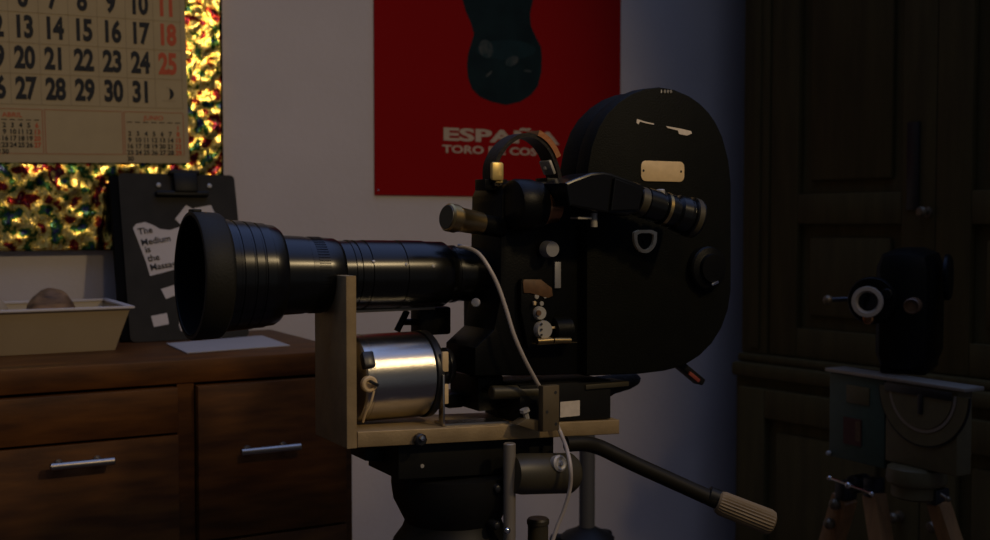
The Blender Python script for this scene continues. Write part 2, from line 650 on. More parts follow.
def blob(cx, cy, rx, ry, ang=0, n_=18):
    q = []
    for k in range(n_):
        a = 2 * math.pi * k / n_
        x = rx * math.cos(a)
        y = ry * math.sin(a)
        q.append((cx + x * math.cos(ang) - y * math.sin(ang), cy + x * math.sin(ang) + y * math.cos(ang)))
    return q


link('picture_sheen', G().prism([at(x, y, PYP - .0006) for x, y in blob(506, 50, 30, 10)], (0, .0001, 0)), PATCHT, po)
link('picture_highlight', G().prism([at(x, y, PYP - .0008) for x, y in blob(486, 49, 7, 9.5, -.3)], (0, .0001, 0)), PATCH, po)
link('picture_highlight', G().prism([at(x, y, PYP - .0008) for x, y in blob(512, 61, 7, 4.5, -.5)], (0, .0001, 0)), PATCH, po)
link('picture_highlight', G().prism([at(x, y, PYP - .0008) for x, y in blob(489, 74, 4.5, 1.2, -.75)], (0, .0001, 0)), PATCH, po)
link('picture_highlight', G().prism([at(x, y, PYP - .0008) for x, y in blob(528, 71, 4, 1.1, .1)], (0, .0001, 0)), PATCH, po)
LZ = at(500, 137, PYP)


def fit_text(body, xa, xb, yc, hpx, bold, name, m, parent, Y):
    a = at(xa, yc, Y)
    c = at(xb, yc, Y)
    h = at((xa + xb) / 2, yc - hpx / 2, Y).z - at((xa + xb) / 2, yc + hpx / 2, Y).z
    size = h / .70
    g = G().text(body, (0, 0, 0), X, Z, size, 1.0, bold)
    xs = [v.co.x for v in g.b.verts]
    k = (c.x - a.x) / (max(xs) - min(xs))
    g.b.free()
    g = G().text(body, ((a.x + c.x) / 2, Y, (a.z + c.z) / 2), X, Z, size, k, bold)
    return link(name, g, m, parent)


fit_text('ESPAÑA', 442, 558, 137.0, 11.8, .035, 'title_lettering', CREAM, po, PYP - .0006)
fit_text('TORO DE COSTIX', 442, 558, 151.2, 7.3, .03, 'subtitle_lettering', CREAM, po, PYP - .0006)
for x, y in ((378, 190), (617, 192)):
    p = at(x, y, PYP - .001)
    link('pin', G().ball(p, .0018), CHROME, po)

# ------------------------------------------------------------------ objects on the sideboard
# enamel tray
zt0 = TOPZ + .0006


def atZ(x, y, z):
    r_ = ray(x, y)
    return O + r_ * ((z - EYE) / r_.z)


p = atZ(115, 350, zt0)                    # near right corner of the base
yb0, xb1 = p.y, p.x
q = at(135, 306, yb0 - .022)              # near right corner of the rim
zr, xr1, yr0 = q.z, q.x, q.y
yr1 = yr0 + .20
yb1 = yr1 - .022
xr0, xb0 = xr1 - .34, xr1 - .34 + (xr1 - xb1)
g = G()
v = {}
def loop(x0, x1, y0, y1, z):
    return [g.b.verts.new(c) for c in ((x0, y0, z), (x1, y0, z), (x1, y1, z), (x0, y1, z))]
th = .003
lo_ = loop(xb0, xb1, yb0, yb1, zt0)
lu = loop(xr0 + .006, xr1 - .006, yr0 + .006, yr1 - .006, zr - .004)
iu = loop(xr0 + .006 + th, xr1 - .006 - th, yr0 + .006 + th, yr1 - .006 - th, zr - .004)
il = loop(xb0 + th, xb1 - th, yb0 + th, yb1 - th, zt0 + th)
for a, c in ((lo_, lu), (lu, iu), (iu, il)):
    for k in range(4):
        g.b.faces.new((a[k], a[(k + 1) % 4], c[(k + 1) % 4], c[k]))
g.b.faces.new(lo_)
g.b.faces.new(il)
tr = thing('tray', 'cream straight-sided tray with pale rim at left end of sideboard', 'tray', ((xb0 + xb1) / 2, (yb0 + yb1) / 2, zt0))
link('bowl', g, ENAMEL, tr, 20)
g = G()
R1 = [(xr0, yr0), (xr1, yr0), (xr1, yr1), (xr0, yr1)]
inset = .011
R2 = [(xr0 + inset, yr0 + inset), (xr1 - inset, yr0 + inset), (xr1 - inset, yr1 - inset), (xr0 + inset, yr1 - inset)]
lp = [[g.b.verts.new((x, y, z)) for x, y in R] for R, z in ((R1, zr - .0035), (R1, zr), (R2, zr), (R2, zr - .0035))]
for a, c in zip(lp, lp[1:] + lp[:1]):
    for k in range(4):
        g.b.faces.new((a[k], a[(k + 1) % 4], c[(k + 1) % 4], c[k]))
bmesh.ops.bevel(g.b, geom=g.b.edges[:], offset=.0008, segments=2, affect='EDGES')
link('rim', g, RIM, tr, label='pale rolled rim')

# bun in the tray
pc = at(51, 297, yb0 + .075)
rb = .036
g = G()
gg = bmesh.ops.create_uvsphere(g.b, u_segments=48, v_segments=24, radius=1)
top = at(51, 288, yb0 + .075).z
zb0 = zt0 + th + .0005
hh = top - zb0
for vv in gg['verts']:
    d = vv.co.copy()
    k = 1 + .05 * MN.noise(d * 2.2) + .025 * MN.noise(V((d.x * 3, d.y * 3, d.z * 14)))
    z = d.z * .5 * hh * k + .5 * hh
    vv.co = V((pc.x + d.x * rb * k, pc.y + d.y * rb * k, zb0 + max(z, 0)))
tag(link('bread_roll', g, BUN, None, 60), 'round brown bun-shaped lump sitting in the cream tray', 'bread')
p2 = at(-4, 300, yb0 + .075)
g = G()
gg = bmesh.ops.create_uvsphere(g.b, u_segments=24, v_segments=12, radius=1)
top2 = at(-4, 296, yb0 + .075).z
for vv in gg['verts']:
    d = vv.co
    vv.co = V((p2.x - .006 + d.x * .026, p2.y + d.y * .026, zb0 + (top2 - zb0) * .5 * (1 + d.z)))
tag(link('bread_roll', g, PALE, None, 60), 'small pale lump at the left photo edge in the tray', 'bread')

# leaning black clipboard box
bY0, bY1 = 1.865, 1.945
tl = at(118, 173, bY1)
tr_ = at(234, 176, bY1)
BLx, BRx = tl.x, tr_.x
zbt = TOPZ + .0008
ztp = tl.z
P0 = V((BLx, bY0, zbt))
upv = (V((0, bY1, ztp)) - V((0, bY0, zbt))).normalized()
nrm = X.cross(upv)                          # towards the viewer
if nrm.y > 0:
    nrm = -nrm
Lc = (V((0, bY1, ztp)) - V((0, bY0, zbt))).length
cbx = thing('clipboard', 'charcoal clipboard with pasted paper cut-outs leaning on the wall', 'clipboard', ((BLx + BRx) / 2, bY0, zbt))
Wc = BRx - BLx
rc = .008
pts = []
for cx, cy, a0 in ((rc, rc, math.pi), (Wc - rc, rc, 1.5 * math.pi), (Wc - rc, Lc - rc, 0), (rc, Lc - rc, .5 * math.pi)):
    for k in range(5):
        a = a0 + k * math.pi / 8
        pts.append(P0 + X * (cx + rc * math.cos(a)) + upv * (cy + rc * math.sin(a)))
link('board', G().prism(pts, -nrm * .004), CLIPB, cbx)
link('backing_folder', G().prism([P0 - nrm * .0045 + X * a + upv * c for a, c in ((-.013, .004), (Wc - .004, .006), (Wc - .004, Lc - .005), (-.013, Lc - .004))], -nrm * .014), VOID, cbx)


def cbp(x, y, lift=.0006):
    return onp(x, y, P0 + nrm * lift, nrm)


def scrap(pix, m, name, lift=.0003, lab=None):
    return link(name, G().prism([cbp(x, y, lift + .0003) for x, y in pix], -nrm * .0003), m, cbx, label=lab)


cl = scrap([(133, 228), (136, 224), (145, 222), (153, 225), (160, 229), (170, 230), (186, 225), (200, 222), (204, 262), (150, 276), (146, 262)], WHITEP, 'pasted_slogan')
scrap([(175, 219), (186, 205), (199, 212), (196, 222), (180, 224)], WHITEP, 'pasted_scrap', .0008)
scrap([(194, 208), (211, 205), (216, 216), (200, 222)], WHITEP, 'pasted_scrap', .0012)
scrap([(161, 289), (177, 284), (182, 293), (166, 299)], WHITEP, 'pasted_scrap')
scrap([(151, 316), (167, 313), (169, 324), (154, 327)], WHITEP, 'pasted_scrap')
scrap([(180, 318), (186, 317), (189, 331), (181, 331), (179, 325)], WHITEP, 'pasted_scrap')
ux = (cbp(165, 229) - cbp(137, 236)).normalized()
ux = (X * math.cos(.16) + upv * math.sin(.16)).normalized()
vy = (upv * math.cos(.16) - X * math.sin(.16)).normalized()
g = G()
fs = .0150
for s_, x, y in (('The', 138, 232), ('Medium', 141, 243), ('is', 145, 250), ('the', 147.5, 259), ('Massage', 150, 268)):
    g.text(s_, cbp(x, y, .0012), ux, vy, fs, 1.0, .018, 'LEFT', .0003)
link('slogan_lettering', g, INK, cl)
g = G()
c0 = P0 + X * Wc * .50 + upv * (Lc - .012)
R_ = M3((X, -nrm, upv)).transposed()
g.box(P0 + X * Wc * .52 + upv * (Lc - .036) + nrm * .006, (.088, .010, .009), R_, .003)
g.box(P0 + X * Wc * .55 + upv * (Lc - .018) + nrm * .008, (.040, .014, .034), R_, .004)
g.box(P0 + X * Wc * .55 + upv * (Lc + .001) + nrm * .005, (.052, .012, .008), R_, .003)
ck = link('spring_clip', g, TRIB, cbx)
for k in (.33, .77):
    g = G()
    p = P0 + X * Wc * k + upv * (Lc - .02)
    g.lathe(p, nrm, [(0, .004), (.002, .004), (.003, .002), (.003, 0)], 16)
    link('rivet', g, SILVERD, ck)

# sheet of paper lying on the sideboard
g = G()
pts = [atZ(x, y, zt0) for x, y in ((166, 344), (187, 353.5), (290, 346), (262, 336))]
g.prism(pts, (0, 0, .0012))
tag(link('paper_sheet', g, GREYP), 'pale paper sheet lying on sideboard top before the clipboard', 'paper')

# ------------------------------------------------------------------ tall dark cupboard on the right
AN = V((.99, .141, 0)).normalized()        # into the cupboard
AU = V((.141, -.99, 0)).normalized()       # along its front, to the right
AC = at(743, 222, 1.9)
AC.z = 0
ar = thing('cupboard', 'tall dark panelled wooden cupboard with two doors in the right corner', 'cupboard', AC)


def tA(x):
    return (onp(x, 222, AC, AN) - AC).dot(AU)


def zA(x, y):
    return onp(x, y, AC, AN).z


ROT = M3((AU, AN, Z)).transposed()


def abox(t0, t1, d0, d1, z0, z1, bev=0, g=None):
    g = g or G()
    c = AC + AU * (t0 + t1) / 2 + AN * (d0 + d1) / 2 + Z * (z0 + z1) / 2
    g.box(c, (t1 - t0, d1 - d0, z1 - z0), ROT, bev)
    return g


AW = 2 * tA(934)
zl = zA(780, 365)
AT = 2.05
g = abox(0, AW, .028, .42, zl + .001, AT)
link('upper_carcass', g, WOODD, ar)
g = abox(-.003, AW + .003, -.012, .43, .07, zl - .031)
link('lower_carcass', g, WOODD, ar)
g = abox(-.006, AW + .006, -.030, .435, zl - .03, zl, .008)
abox(-.004, AW + .004, -.012, .42, zl + .0005, zl + .018, .006, g)
link('waist_moulding', g, WOODD, ar)
g = abox(-.008, AW + .008, -.02, .43, .0, .069, .004)
link('plinth', g, WOODD, ar)
g = abox(-.03, AW + .03, -.04, .43, AT + .0005, AT + .06, .02)
link('cornice', g, WOODD, ar)
# side pilasters
for s_ in (0, 1):
    a, c = (0, tA(768)) if s_ == 0 else (AW - tA(768), AW)
    g = abox(a, c, 0, .027, zl + .019, AT - .001, .002)
    abox(a + (c - a) * .30, a + (c - a) * .72, -.006, .001, zl + .03, AT - .02, .003, g)
    link('pilaster', g, WOODD, ar)
tm = AW / 2


def door(a, c, z0, z1, splits, flip, d0=.004):
    g = G()
    st = tA(795) - tA(768)
    zs = [z0, *[q for s in splits for q in s], z1]
    abox(a, a + st, d0, d0 + .022, z0, z1, .002, g)
    abox(c - st, c, d0, d0 + .022, z0, z1, .002, g)
    rails = [(z0, z0 + .06)] + [s for s in splits] + [(z1 - .06, z1)]
    for r0, r1 in rails:
        abox(a + st + .0003, c - st - .0003, d0, d0 + .022, r0, r1, .002, g)
    dr = link('door', g, WOODD, ar)
    for (q0, q1) in zip(rails, rails[1:]):
        zz0, zz1 = q0[1] + .0005, q1[0] - .0005
        gg = abox(a + st + .0006, c - st - .0006, d0 + .016, d0 + .022, zz0, zz1)
        m_ = .026
        abox(a + st + m_, c - st - m_, d0 + .005, d0 + .0158, zz0 + m_, zz1 - m_, .006, gg)
        link('door_panel', gg, WOODD, dr)
    return dr


zk0, zk1 = zA(850, 224), zA(850, 193)
g1 = door(tA(769), tm - .0005, zl + .02, AT - .002, [(zk0, zk1)], 0)
g2 = door(tm + .0005, AW - tA(769), zl + .02, AT - .002, [(zk0, zk1)], 1)
pk = onp(927, 212, AC, AN)
g = G().lathe(pk + AN * .004, -AN, [(0, .010), (.004, .010), (.006, .005), (.014, .005), (.018, .009), (.024, .0105), (.029, .007), (.030, 0)], 24)
link('knob', g, KNOBB, g1)
g = abox(tA(906), tA(918), -.001, .004, zA(912, 210), zA(912, 122), .001)
link('lock_plate', g, BLACKM, g1)
# lower doors
g3 = door(.02, tm - .001, .09, zl - .05, [], 0, -.034)
g4 = door(tm + .001, AW - .02, .09, zl - .05, [], 1, -.034)
for dd, tx in ((g3, tm - .04), (g4, tm + .04)):
    p = AC + AU * tx + Z * (zl - .25) - AN * .034
    g = G().lathe(p, -AN, [(0, .010), (.004, .010), (.006, .005), (.014, .005), (.018, .009), (.024, .0105), (.029, .007), (.030, 0)], 24)
    link('knob', g, KNOBB, dd)

# ------------------------------------------------------------------ film camera
fc = thing('film_camera', 'large black film camera with long zoom lens and round-topped magazine', 'film camera', (.62, 1.05, EYE - .21))
LY = 1.06
A0 = V((.2704, LY, EYE - .0495))
A1 = V((.590, LY, EYE - .0545))
AX = (A1 - A0).normalized()


def lt(x):
    return (at(x, 270, LY) - A0).dot(AX)


def lx(wx):
    return wx - A0.x


lens = link('lens_barrel', G().lathe(A0, AX, [
    (lx(.2992), .0525), (lx(.3045), .0525), (lx(.3052), .0512), (lx(.3075), .0512), (lx(.308), .0520), (lx(.3165), .0516), (lx(.3172), .0503), (lx(.319), .0503), (lx(.3195), .0511), (lx(.3265), .0508), (lx(.3275), .0493), (lx(.329), .0493),
    (lx(.3295), .0500), (lx(.338), .0496), (lx(.3387), .0486), (lx(.3475), .0478), (lx(.3515), .0452), (lx(.353), .0392), (lx(.3535), .0385), (lx(.378), .0375), (lx(.3785), .0369), (lx(.396), .0366), (lx(.4085), .0360), (lx(.4125), .0340),
    (lx(.4130), .0336), (lx(.4225), .0336), (lx(.423), .0344), (lx(.4265), .0344), (lx(.427), .0332), (lx(.4290), .0332), (lx(.4295), .0342), (lx(.437), .0342), (lx(.4375), .0334), (lx(.4400), .0334), (lx(.4405), .0344), (lx(.474), .0342), (lx(.4745), .0335),
    (lx(.477), .0335), (lx(.4775), .0345), (lx(.505), .0342), (lx(.5055), .0335), (lx(.5275), .0333), (lx(.532), .0305), (lx(.535), .0290), (lx(.538), .0290), (lx(.5385), .0297), (lx(.542), .0297), (lx(.5425), .0283), (lx(.62), .0283)], 96), LENSB, fc)
g = G().lathe(A0, AX, [(lx(.2700), .0555), (lx(.2704), .0588), (lx(.2720), .0596), (lx(.282), .0592), (lx(.2945), .0585), (lx(.2965), .0575), (lx(.2988), .0535), (lx(.2988), .0505), (lx(.296), .0505), (lx(.2885), .049), (lx(.2705), .0548)], 96)
# open ring: remove cap faces
caps = [f for f in g.b.faces if len(f.verts) > 8]
bmesh.ops.delete(g.b, geom=caps, context='FACES_ONLY')
hd = link('lens_hood', g, RUBBER, lens)
g = G().lathe(A0, AX, [(lx(.2712), .0540), (lx(.2885), .0485), (lx(.300), .0480)], 96)
caps = [f for f in g.b.faces if len(f.verts) > 8]
bmesh.ops.delete(g.b, geom=caps, context='FACES_ONLY')
link('hood_lining', g, VOID, lens)
g = G().lathe(A0, AX, [(lx(.294), 0), (lx(.2945), .02), (lx(.296), .035), (lx(.2985), .0478), (lx(.307), .0478)], 64)
link('front_element', g, GLASS, lens)
g = G()
p = A0 + AX * lx(.276) + Z * .0597
g.box(p, (.008, .018, .0035), None, .001)
link('hood_tab', g, RUBBER, lens)
# knurled focus ring
g = G()
for k in range(72):
    a = 2 * math.pi * k / 72
    d = V((0, math.cos(a), math.sin(a)))
    c = A0 + AX * lx(.390) + d * .0366
    g.box(c, (.011, .0015, .0014), M3((AX, AX.cross(d), d)).transposed())
link('knurled_ring', g, LENSB, lens)
for xx, zz in ((407, 261), (375, 257), (434, 263)):
    p = at(xx, zz, LY - .034)
    d = (p - V((p.x, LY, A0.z))).normalized()
    d.x = 0
    rr = .0337
    p = V((p.x, LY, A0.z - .003)) + d * rr
    link('set_screw', G().lathe(p, d, [(-.001, .0016), (.0008, .0016), (.0012, .0008), (.0012, 0)], 12), SILVERD, lens)
# zoom motor rail under the barrel
p = A0 + AX * lx(.47) - Z * .0355
g = G().box(p, (.10, .010, .003), None, .0008)
link('lens_rail', g, STEEL, lens)

# body
BY0, BY1 = 1.005, 1.10
bpts = [at(x, y, BY0) for x, y in ((502, 196), (506, 186), (516, 180), (560, 182), (610, 190), (640, 240), (640, 373), (520, 376), (475, 376), (475, 348), (494, 330), (500, 300))]
body = link('body', G().prism(bpts, (0, .066, 0), .003), BODYB, fc)
g = G().bb((at(506, 300, BY0).x, 1.0715, at(506, 376, BY0).z), (at(630, 300, BY0).x, 1.10, at(506, 300, BY0).z), .004)
link('rear_housing', g, BODYB, body)
g = G().bb((at(478, 372, 1.03).x, 1.03, at(478, 412, 1.03).z), (at(504, 372, 1.03).x, 1.095, at(478, 377, 1.03).z), .003)
g.bb((at(449, 394, 1.06).x, 1.062, at(478, 412, 1.03).z), (at(478, 372, 1.03).x + .002, 1.095, at(450, 394, 1.06).z), .003)
link('camera_foot', g, BODYB, body)
# rounded front lower cover under the lens
g = G().lathe(at(508, 318, 1.055), -X, [(0, .034), (.012, .033), (.028, .027), (.038, .014), (.041, 0)], 40)
link('front_cover', g, OLIVE2, body)
g = G().lathe(at(476, 303, 1.035), V((-.5, -.8, .3)), [(0, .005), (.003, .0045), (.004, 0)], 16)
link('blue_glint', g, DIALG, body, label='small bluish stud')  # bluish highlight on the cover, modelled as a small grey stud
# front plate disc
g = G().lathe(at(492, 215, 1.04), X, [(-.004, 0), (-.004, .0345), (-.002, .0365), (.010, .0365)], 64)
link('turret_plate', g, OLIVE, body)
g = G().bb(at(494, 255, 1.02), at(520, 200, 1.068), .004)
link('mount_block', g, BODYB, body)
link('mount_collar', G().lathe(A0, AX, [(lx(.578), .0283), (lx(.578), .031), (lx(.5805), .031), (lx(.5805), .0295), (lx(.582), .0295), (lx(.582), .033), (lx(.60), .033)], 64), BODYB, body)
# finder objective: rounded black drum and copper ring
c0 = at(520, 205, .992)
g = G().lathe(c0 - X * .012, X, [(0, 0), (.001, .020), (.003, .0245), (.006, .026), (.022, .026), (.030, .0235), (.034, .0235)], 48)
drum = link('finder_drum', g, BODYB, fc)
g = G().lathe(c0 + X * .0225, X, [(0, .0205), (0, .0215), (.003, .0215), (.003, .0195), (.018, .0180), (.018, .0165)], 40)
link('copper_ring', g, COPPER, drum)
# small tube pointing forward
a = at(447, 217, 1.0)
c = at(502, 228, 1.01)
ax = c - a
L = ax.length
g = G().lathe(a, ax, [(0, 0), (0, .0125), (.0015, .0140), (.0100, .0140), (.0112, .0128), (.014, .0128), (.015, .0122), (L * .60, .0112), (L * .62, .0095)], 40)
ft = link('forward_knob', g, BRASS, fc)
g = G().lathe(a, ax, [(L * .6, .0105), (L, .0100)], 32)
link('black_stem', g, BODYB, ft)
g = G().lathe(a - ax.normalized() * .0012, ax, [(0, 0), (0, .0115), (.0012, .0120), (.002, .0120)], 40)
link('end_cap', g, OLIVE, ft)

# handle strap
path = [(491, 186), (490, 172), (492, 161), (498, 150), (507, 141), (518, 136), (529, 137), (538, 143), (545, 152), (550, 163), (553, 173), (555, 184)]
HY = 1.03


def smooth(pp, n_=5):
    out = []
    for i in range(len(pp) - 1):
        p0, p1, p2, p3 = pp[max(i - 1, 0)], pp[i], pp[i + 1], pp[min(i + 2, len(pp) - 1)]
        for k in range(n_):
            t_ = k / n_
            out.append(p1 * (1 - 3 * t_ * t_ / 1 + 2 * t_ ** 3) * 1.0 + p2 * (3 * t_ * t_ - 2 * t_ ** 3) + (p2 - p0) * .5 * (t_ ** 3 - 2 * t_ * t_ + t_) + (p3 - p1) * .5 * (t_ ** 3 - t_ * t_))
    out.append(pp[-1])
    return out


hp = smooth([at(x, y, HY) for x, y in path])
hs = link('carrying_strap', G().ribbon(hp, (0, .024, 0), .0045), LEATHER, fc)
i0 = int(len(hp) * .54)
i1 = int(len(hp) * .81)
tn = [q + V((.0034, -.001, .0034)) for q in hp[i0:i1]]
link('tan_strap_end', G().ribbon(tn, (0, .0255, 0), .0060), TAN, hs, label='tan leather strap end')
p = at(494, 172, HY - .002)
g = G()
g.box(p + V((-.003, -.0115, 0)), (.014, .006, .019), None, .0025)
g.box(p + V((0, .0105, 0)), (.008, .006, .019), None, .0025)
g.box(p + V((0, 0, -.009)), (.009, .024, .006), None, .002)
g.cyl(p + V((-.001, -.006, -.010)), p + V((-.001, .006, -.010)), .0035, 16)
link('brass_buckle', g, BUCKLE, hs, label='brass buckle')
p = at(550.5, 166, HY)
d = (hp[-6] - hp[-16]).normalized()
nn = V((d.z, 0, -d.x))
g = G().box(p + nn * .004, (.004, .021, .016), M3((nn, YV, d)).transposed(), .0015)
g.ball(p + nn * .007, .0025)
link('strap_plate', g, SILVERD, hs, label='silver strap plate')
g = G().bb(at(485, 190, HY - .008), at(497, 180, HY + .014), .001)
link('strap_lug', g, BODYB, fc)
g = G().bb(at(547, 188, HY - .012), at(562, 179, HY + .012), .001)
link('strap_lug', g, BODYB, fc)

# magazine
MY = .992
face = [(731.5, 183), (729, 160), (723, 137), (716, 122), (709, 112), (700, 103), (690, 96), (675, 89.5), (660, 87), (645, 88.5), (632, 93.5), (619, 102), (607, 114), (599, 127), (592, 146), (588, 168), (587, 190), (587, 376), (640, 374), (665, 371), (684, 366), (700, 356), (712, 344), (722, 328), (728.5, 310), (731.5, 290)]
fp = [at(x, y, MY) for x, y in face]
mag = link('magazine_lid', G().prism(fp, (0, .024, 0), .0022), CRINKLE, fc, 30)
cx_ = sum(p.x for p in fp) / len(fp)
cz_ = sum(p.z for p in fp) / len(fp)
fp2 = [V((cx_ + (p.x - cx_) * .985, MY + .0245, cz_ + (p.z - cz_) * .985)) for p in fp]
link('magazine_case', G().prism(fp2, (0, .034, 0), .003), CRINKLE, fc, 30)


def mp_(x, y, lift=0):
    return at(x, y, MY - lift)


def rrect(pa, pc, r_, Y, n_=5):
    q = []
    x0, x1 = min(pa.x, pc.x), max(pa.x, pc.x)
    z0, z1 = min(pa.z, pc.z), max(pa.z, pc.z)
    for cx, cz, a0 in ((x0 + r_, z0 + r_, math.pi), (x1 - r_, z0 + r_, 1.5 * math.pi), (x1 - r_, z1 - r_, 0), (x0 + r_, z1 - r_, .5 * math.pi)):
        for k in range(n_):
            a = a0 + k * math.pi / 2 / (n_ - 1)
            q.append(V((cx + r_ * math.cos(a), Y, cz + r_ * math.sin(a))))
    return q


g = G().prism(rrect(mp_(640.5, 160.5), mp_(683.5, 182), .006, MY - .0015), (0, .0014, 0), .0003)
npl = link('nameplate', g, IVORY, mag, label='blank ivory nameplate')
for x, y in ((643.5, 170.5), (681, 171.5)):
    link('screw', G().lathe(mp_(x, y, .0015), -YV, [(-.0005, .0013), (.0004, .0013), (.0007, .0008), (.0007, 0)], 12), INK, npl)
g = G().prism([mp_(x, y, .0008) for x, y in ((637, 119), (645, 121.5), (654, 123.5), (654, 124.8), (645, 123), (640, 121.5), (638.5, 124.5), (636.5, 122.5))], (0, .0006, 0))
link('torn_label', g, LABELW, mag, label='torn strip of pale label')
g = G().prism([mp_(x, y, .0008) for x, y in ((666, 126), (680, 128.5), (691, 131), (692, 133.5), (687, 135.5), (679, 134), (678, 130.5), (668, 128))], (0, .0006, 0))
link('torn_label', g, LABELW, mag, label='torn end of pale label')
g = G()
for i_, x in enumerate((661.5, 665, 668, 671)):
    a = mp_(x - 1.0, 93.0, .0004)
    c = mp_(x + 1.0, 89.8, .0004)
    if i_ == 0:
        g.bb((a.x + .0006, a.y, a.z), (c.x - .0006, a.y + .0004, c.z))
    else:
        for (u0, v0, u1, v1) in ((0, 0, 1, .25), (0, .75, 1, 1), (0, 0, .3, 1), (.7, 0, 1, 1)):
            g.bb((a.x + (c.x - a.x) * u0, a.y, a.z + (c.z - a.z) * v0), (a.x + (c.x - a.x) * u1, a.y + .0004, a.z + (c.z - a.z) * v1))
link('stamped_marks', g, SILVERD, mag)
# half-moon latch
cpt = mp_(643.5, 237)
g = G()
pts, inn = [], []
for k in range(25):
    a = math.pi + math.pi * k / 24
    pts.append(V((cpt.x + .0150 * math.cos(a), MY - .004, cpt.z + .017 * math.sin(a))))
top_ = [V((cpt.x + .0150, MY - .004, cpt.z + .005)), V((cpt.x + .008, MY - .004, cpt.z + .0075)), V((cpt.x - .008, MY - .004, cpt.z + .0075)), V((cpt.x - .0150, MY - .004, cpt.z + .005))]
outl_ = pts + top_
cen = V((cpt.x, MY - .004, cpt.z - .004))
inner = [cen + (q - cen) * .72 for q in outl_]
nV = len(outl_)
va = [g.b.verts.new(q) for q in outl_]
vb = [g.b.verts.new(q) for q in inner]
vc = [g.b.verts.new(q + V((0, .0038, 0))) for q in outl_]
vd = [g.b.verts.new(q + V((0, .0035, 0))) for q in inner]
for k in range(nV):
    k2 = (k + 1) % nV
    g.b.faces.new((va[k], va[k2], vb[k2], vb[k]))
    g.b.faces.new((va[k], vc[k], vc[k2], va[k2]))
    g.b.faces.new((vb[k], vb[k2], vd[k2], vd[k]))
lt_ = link('latch_ring', g, IVORY, mag, label='half-moon silver latch ring')
g = G().prism([q + V((0, .0036, 0)) for q in inner], (0, .0003, 0))
g.lathe(cen + V((0, .0036, -.001)), -YV, [(0, .002), (.002, .0018), (.0025, 0)], 12)
link('latch_well', g, BODYB, lt_)
# round black lock knob low on the right
p = mp_(704, 268)
g = G().lathe(p, -YV, [(-.001, .024), (.008, .024), (.010, .0225), (.012, .016), (.016, .015), (.017, 0)], 48)
lk = link('lock_knob', g, BODYB, mag)
g = G().box(p + V((.001, -.0175, -.016)), (.010, .002, .003), M3.Rotation(-.35, 3, 'Y'), .0006)
link('knob_glint', g, CHROME, lk)  # chrome bar stands in for the highlight on the black knob
# red tab at the bottom corner
g = G()
a, c = at(676, 362, MY + .03), at(700, 382, MY + .03)
d = (c - a).normalized()
g.box((a + c) / 2, ((c - a).length, .016, .008), M3((d, YV, d.cross(YV))).transposed(), .0015)
rt_ = link('pull_tab', g, TRIB, mag)
g = G()
a, c = at(689, 373, MY + .021), at(699, 381, MY + .021)
g.box((a + c) / 2, ((c - a).length, .003, .0045), M3((d, YV, d.cross(YV))).transposed(), .0006)
link('tab_lining', g, REDT, rt_, label='dull red tab lining')

# controls on the near side of the body
CYB = BY0 - .0001


def disc(x, y, rp, h, m, name, par, extra=None):
    p = at(x, y, BY0 - .0)
    r_ = rp * .00101
    g = G().lathe(p + YV * .001, -YV, [(0, r_ * 1.02), (h * .7, r_), (h, r_ * .9), (h, 0)], 32)
    return link(name, g, m, par)


cp = link('control_panel', G().prism([at(x, y, BY0 - .008) for x, y in ((521, 282), (523, 279), (542, 279), (553, 287), (553, 300), (558, 346), (528, 348), (521, 310))], (0, .0075, 0), .0012), BODYB, body)
BYs = BY0
BY0 = BY0 - .008
db = disc(547, 249, 8.4, .012, DIALG, 'round_button', body)
g = G().bb(at(555, 262, BYs - .003), at(559.5, 288, BYs), .0006)
link('slot_plate', g, DIALG, body)
g = G().prism([at(x, y, BY0 - .0012) for x, y in ((523, 282), (524, 279.5), (541, 279.5), (552, 288), (553, 296), (548, 298), (530, 293), (524, 293))], (0, .0012, 0), .0003)
link('brown_label', g, BROWNP, cp)
for x, y, r_ in ((536.5, 296.5, 2.7), (545, 296, 2.5), (541.5, 303.5, 2.4)):
    s1 = disc(x, y, r_, .002, SILVERD, 'panel_screw', cp)
dl = disc(538.5, 313, 6.8, .006, SILVERD, 'counter_dial', cp)
q = at(538.5, 313, BY0 - .006)
link('dial_hub', G().lathe(q, -YV, [(-.0002, .0030), (.0012, .0028), (.0012, 0)], 16), BROWNP, dl)
dl = disc(541.5, 329.5, 9.4, .008, SILVERD, 'speed_dial', cp)
q = at(541.5, 329.5, BY0 - .008)
g = G()
for dz in (.0055, 0, -.0055):
    g.lathe(q + Z * dz, -YV, [(-.0002, .0012), (.0006, .0012), (.0006, 0)], 12)
link('dial_holes', g, INK, dl)
link('small_lever', G().box(at(552.5, 327.5, BY0 - .003), (.010, .004, .0022), None, .0006), IVORY, cp)
link('small_lever', G().box(at(537, 309, BY0 - .004) + Z * .006 - X * .003, (.003, .003, .004), None, .0006), IVORY, cp)
# olive boss with bright lip
g = G().lathe(at(551, 331, 1.0), X, [(0, .013), (.001, .0145), (.020, .0145), (.021, .013)], 40)
bs = link('motor_boss', g, BODYB, cp)
g = G()
g.cyl(at(537, 341.5, BY0 - .010), at(552.3, 340.5, BY0 - .010), .0032, 16)
g.cyl(at(553.5, 340.5, BY0 - .010), at(570, 340.5, BY0 - .010), .0032, 16)
g.bb(at(537, 345, BY0 - .010), at(570, 341, BY0 + .004))
link('bright_lip', g, BRASS, bs, label='shiny brass lip')
BY0 = BYs

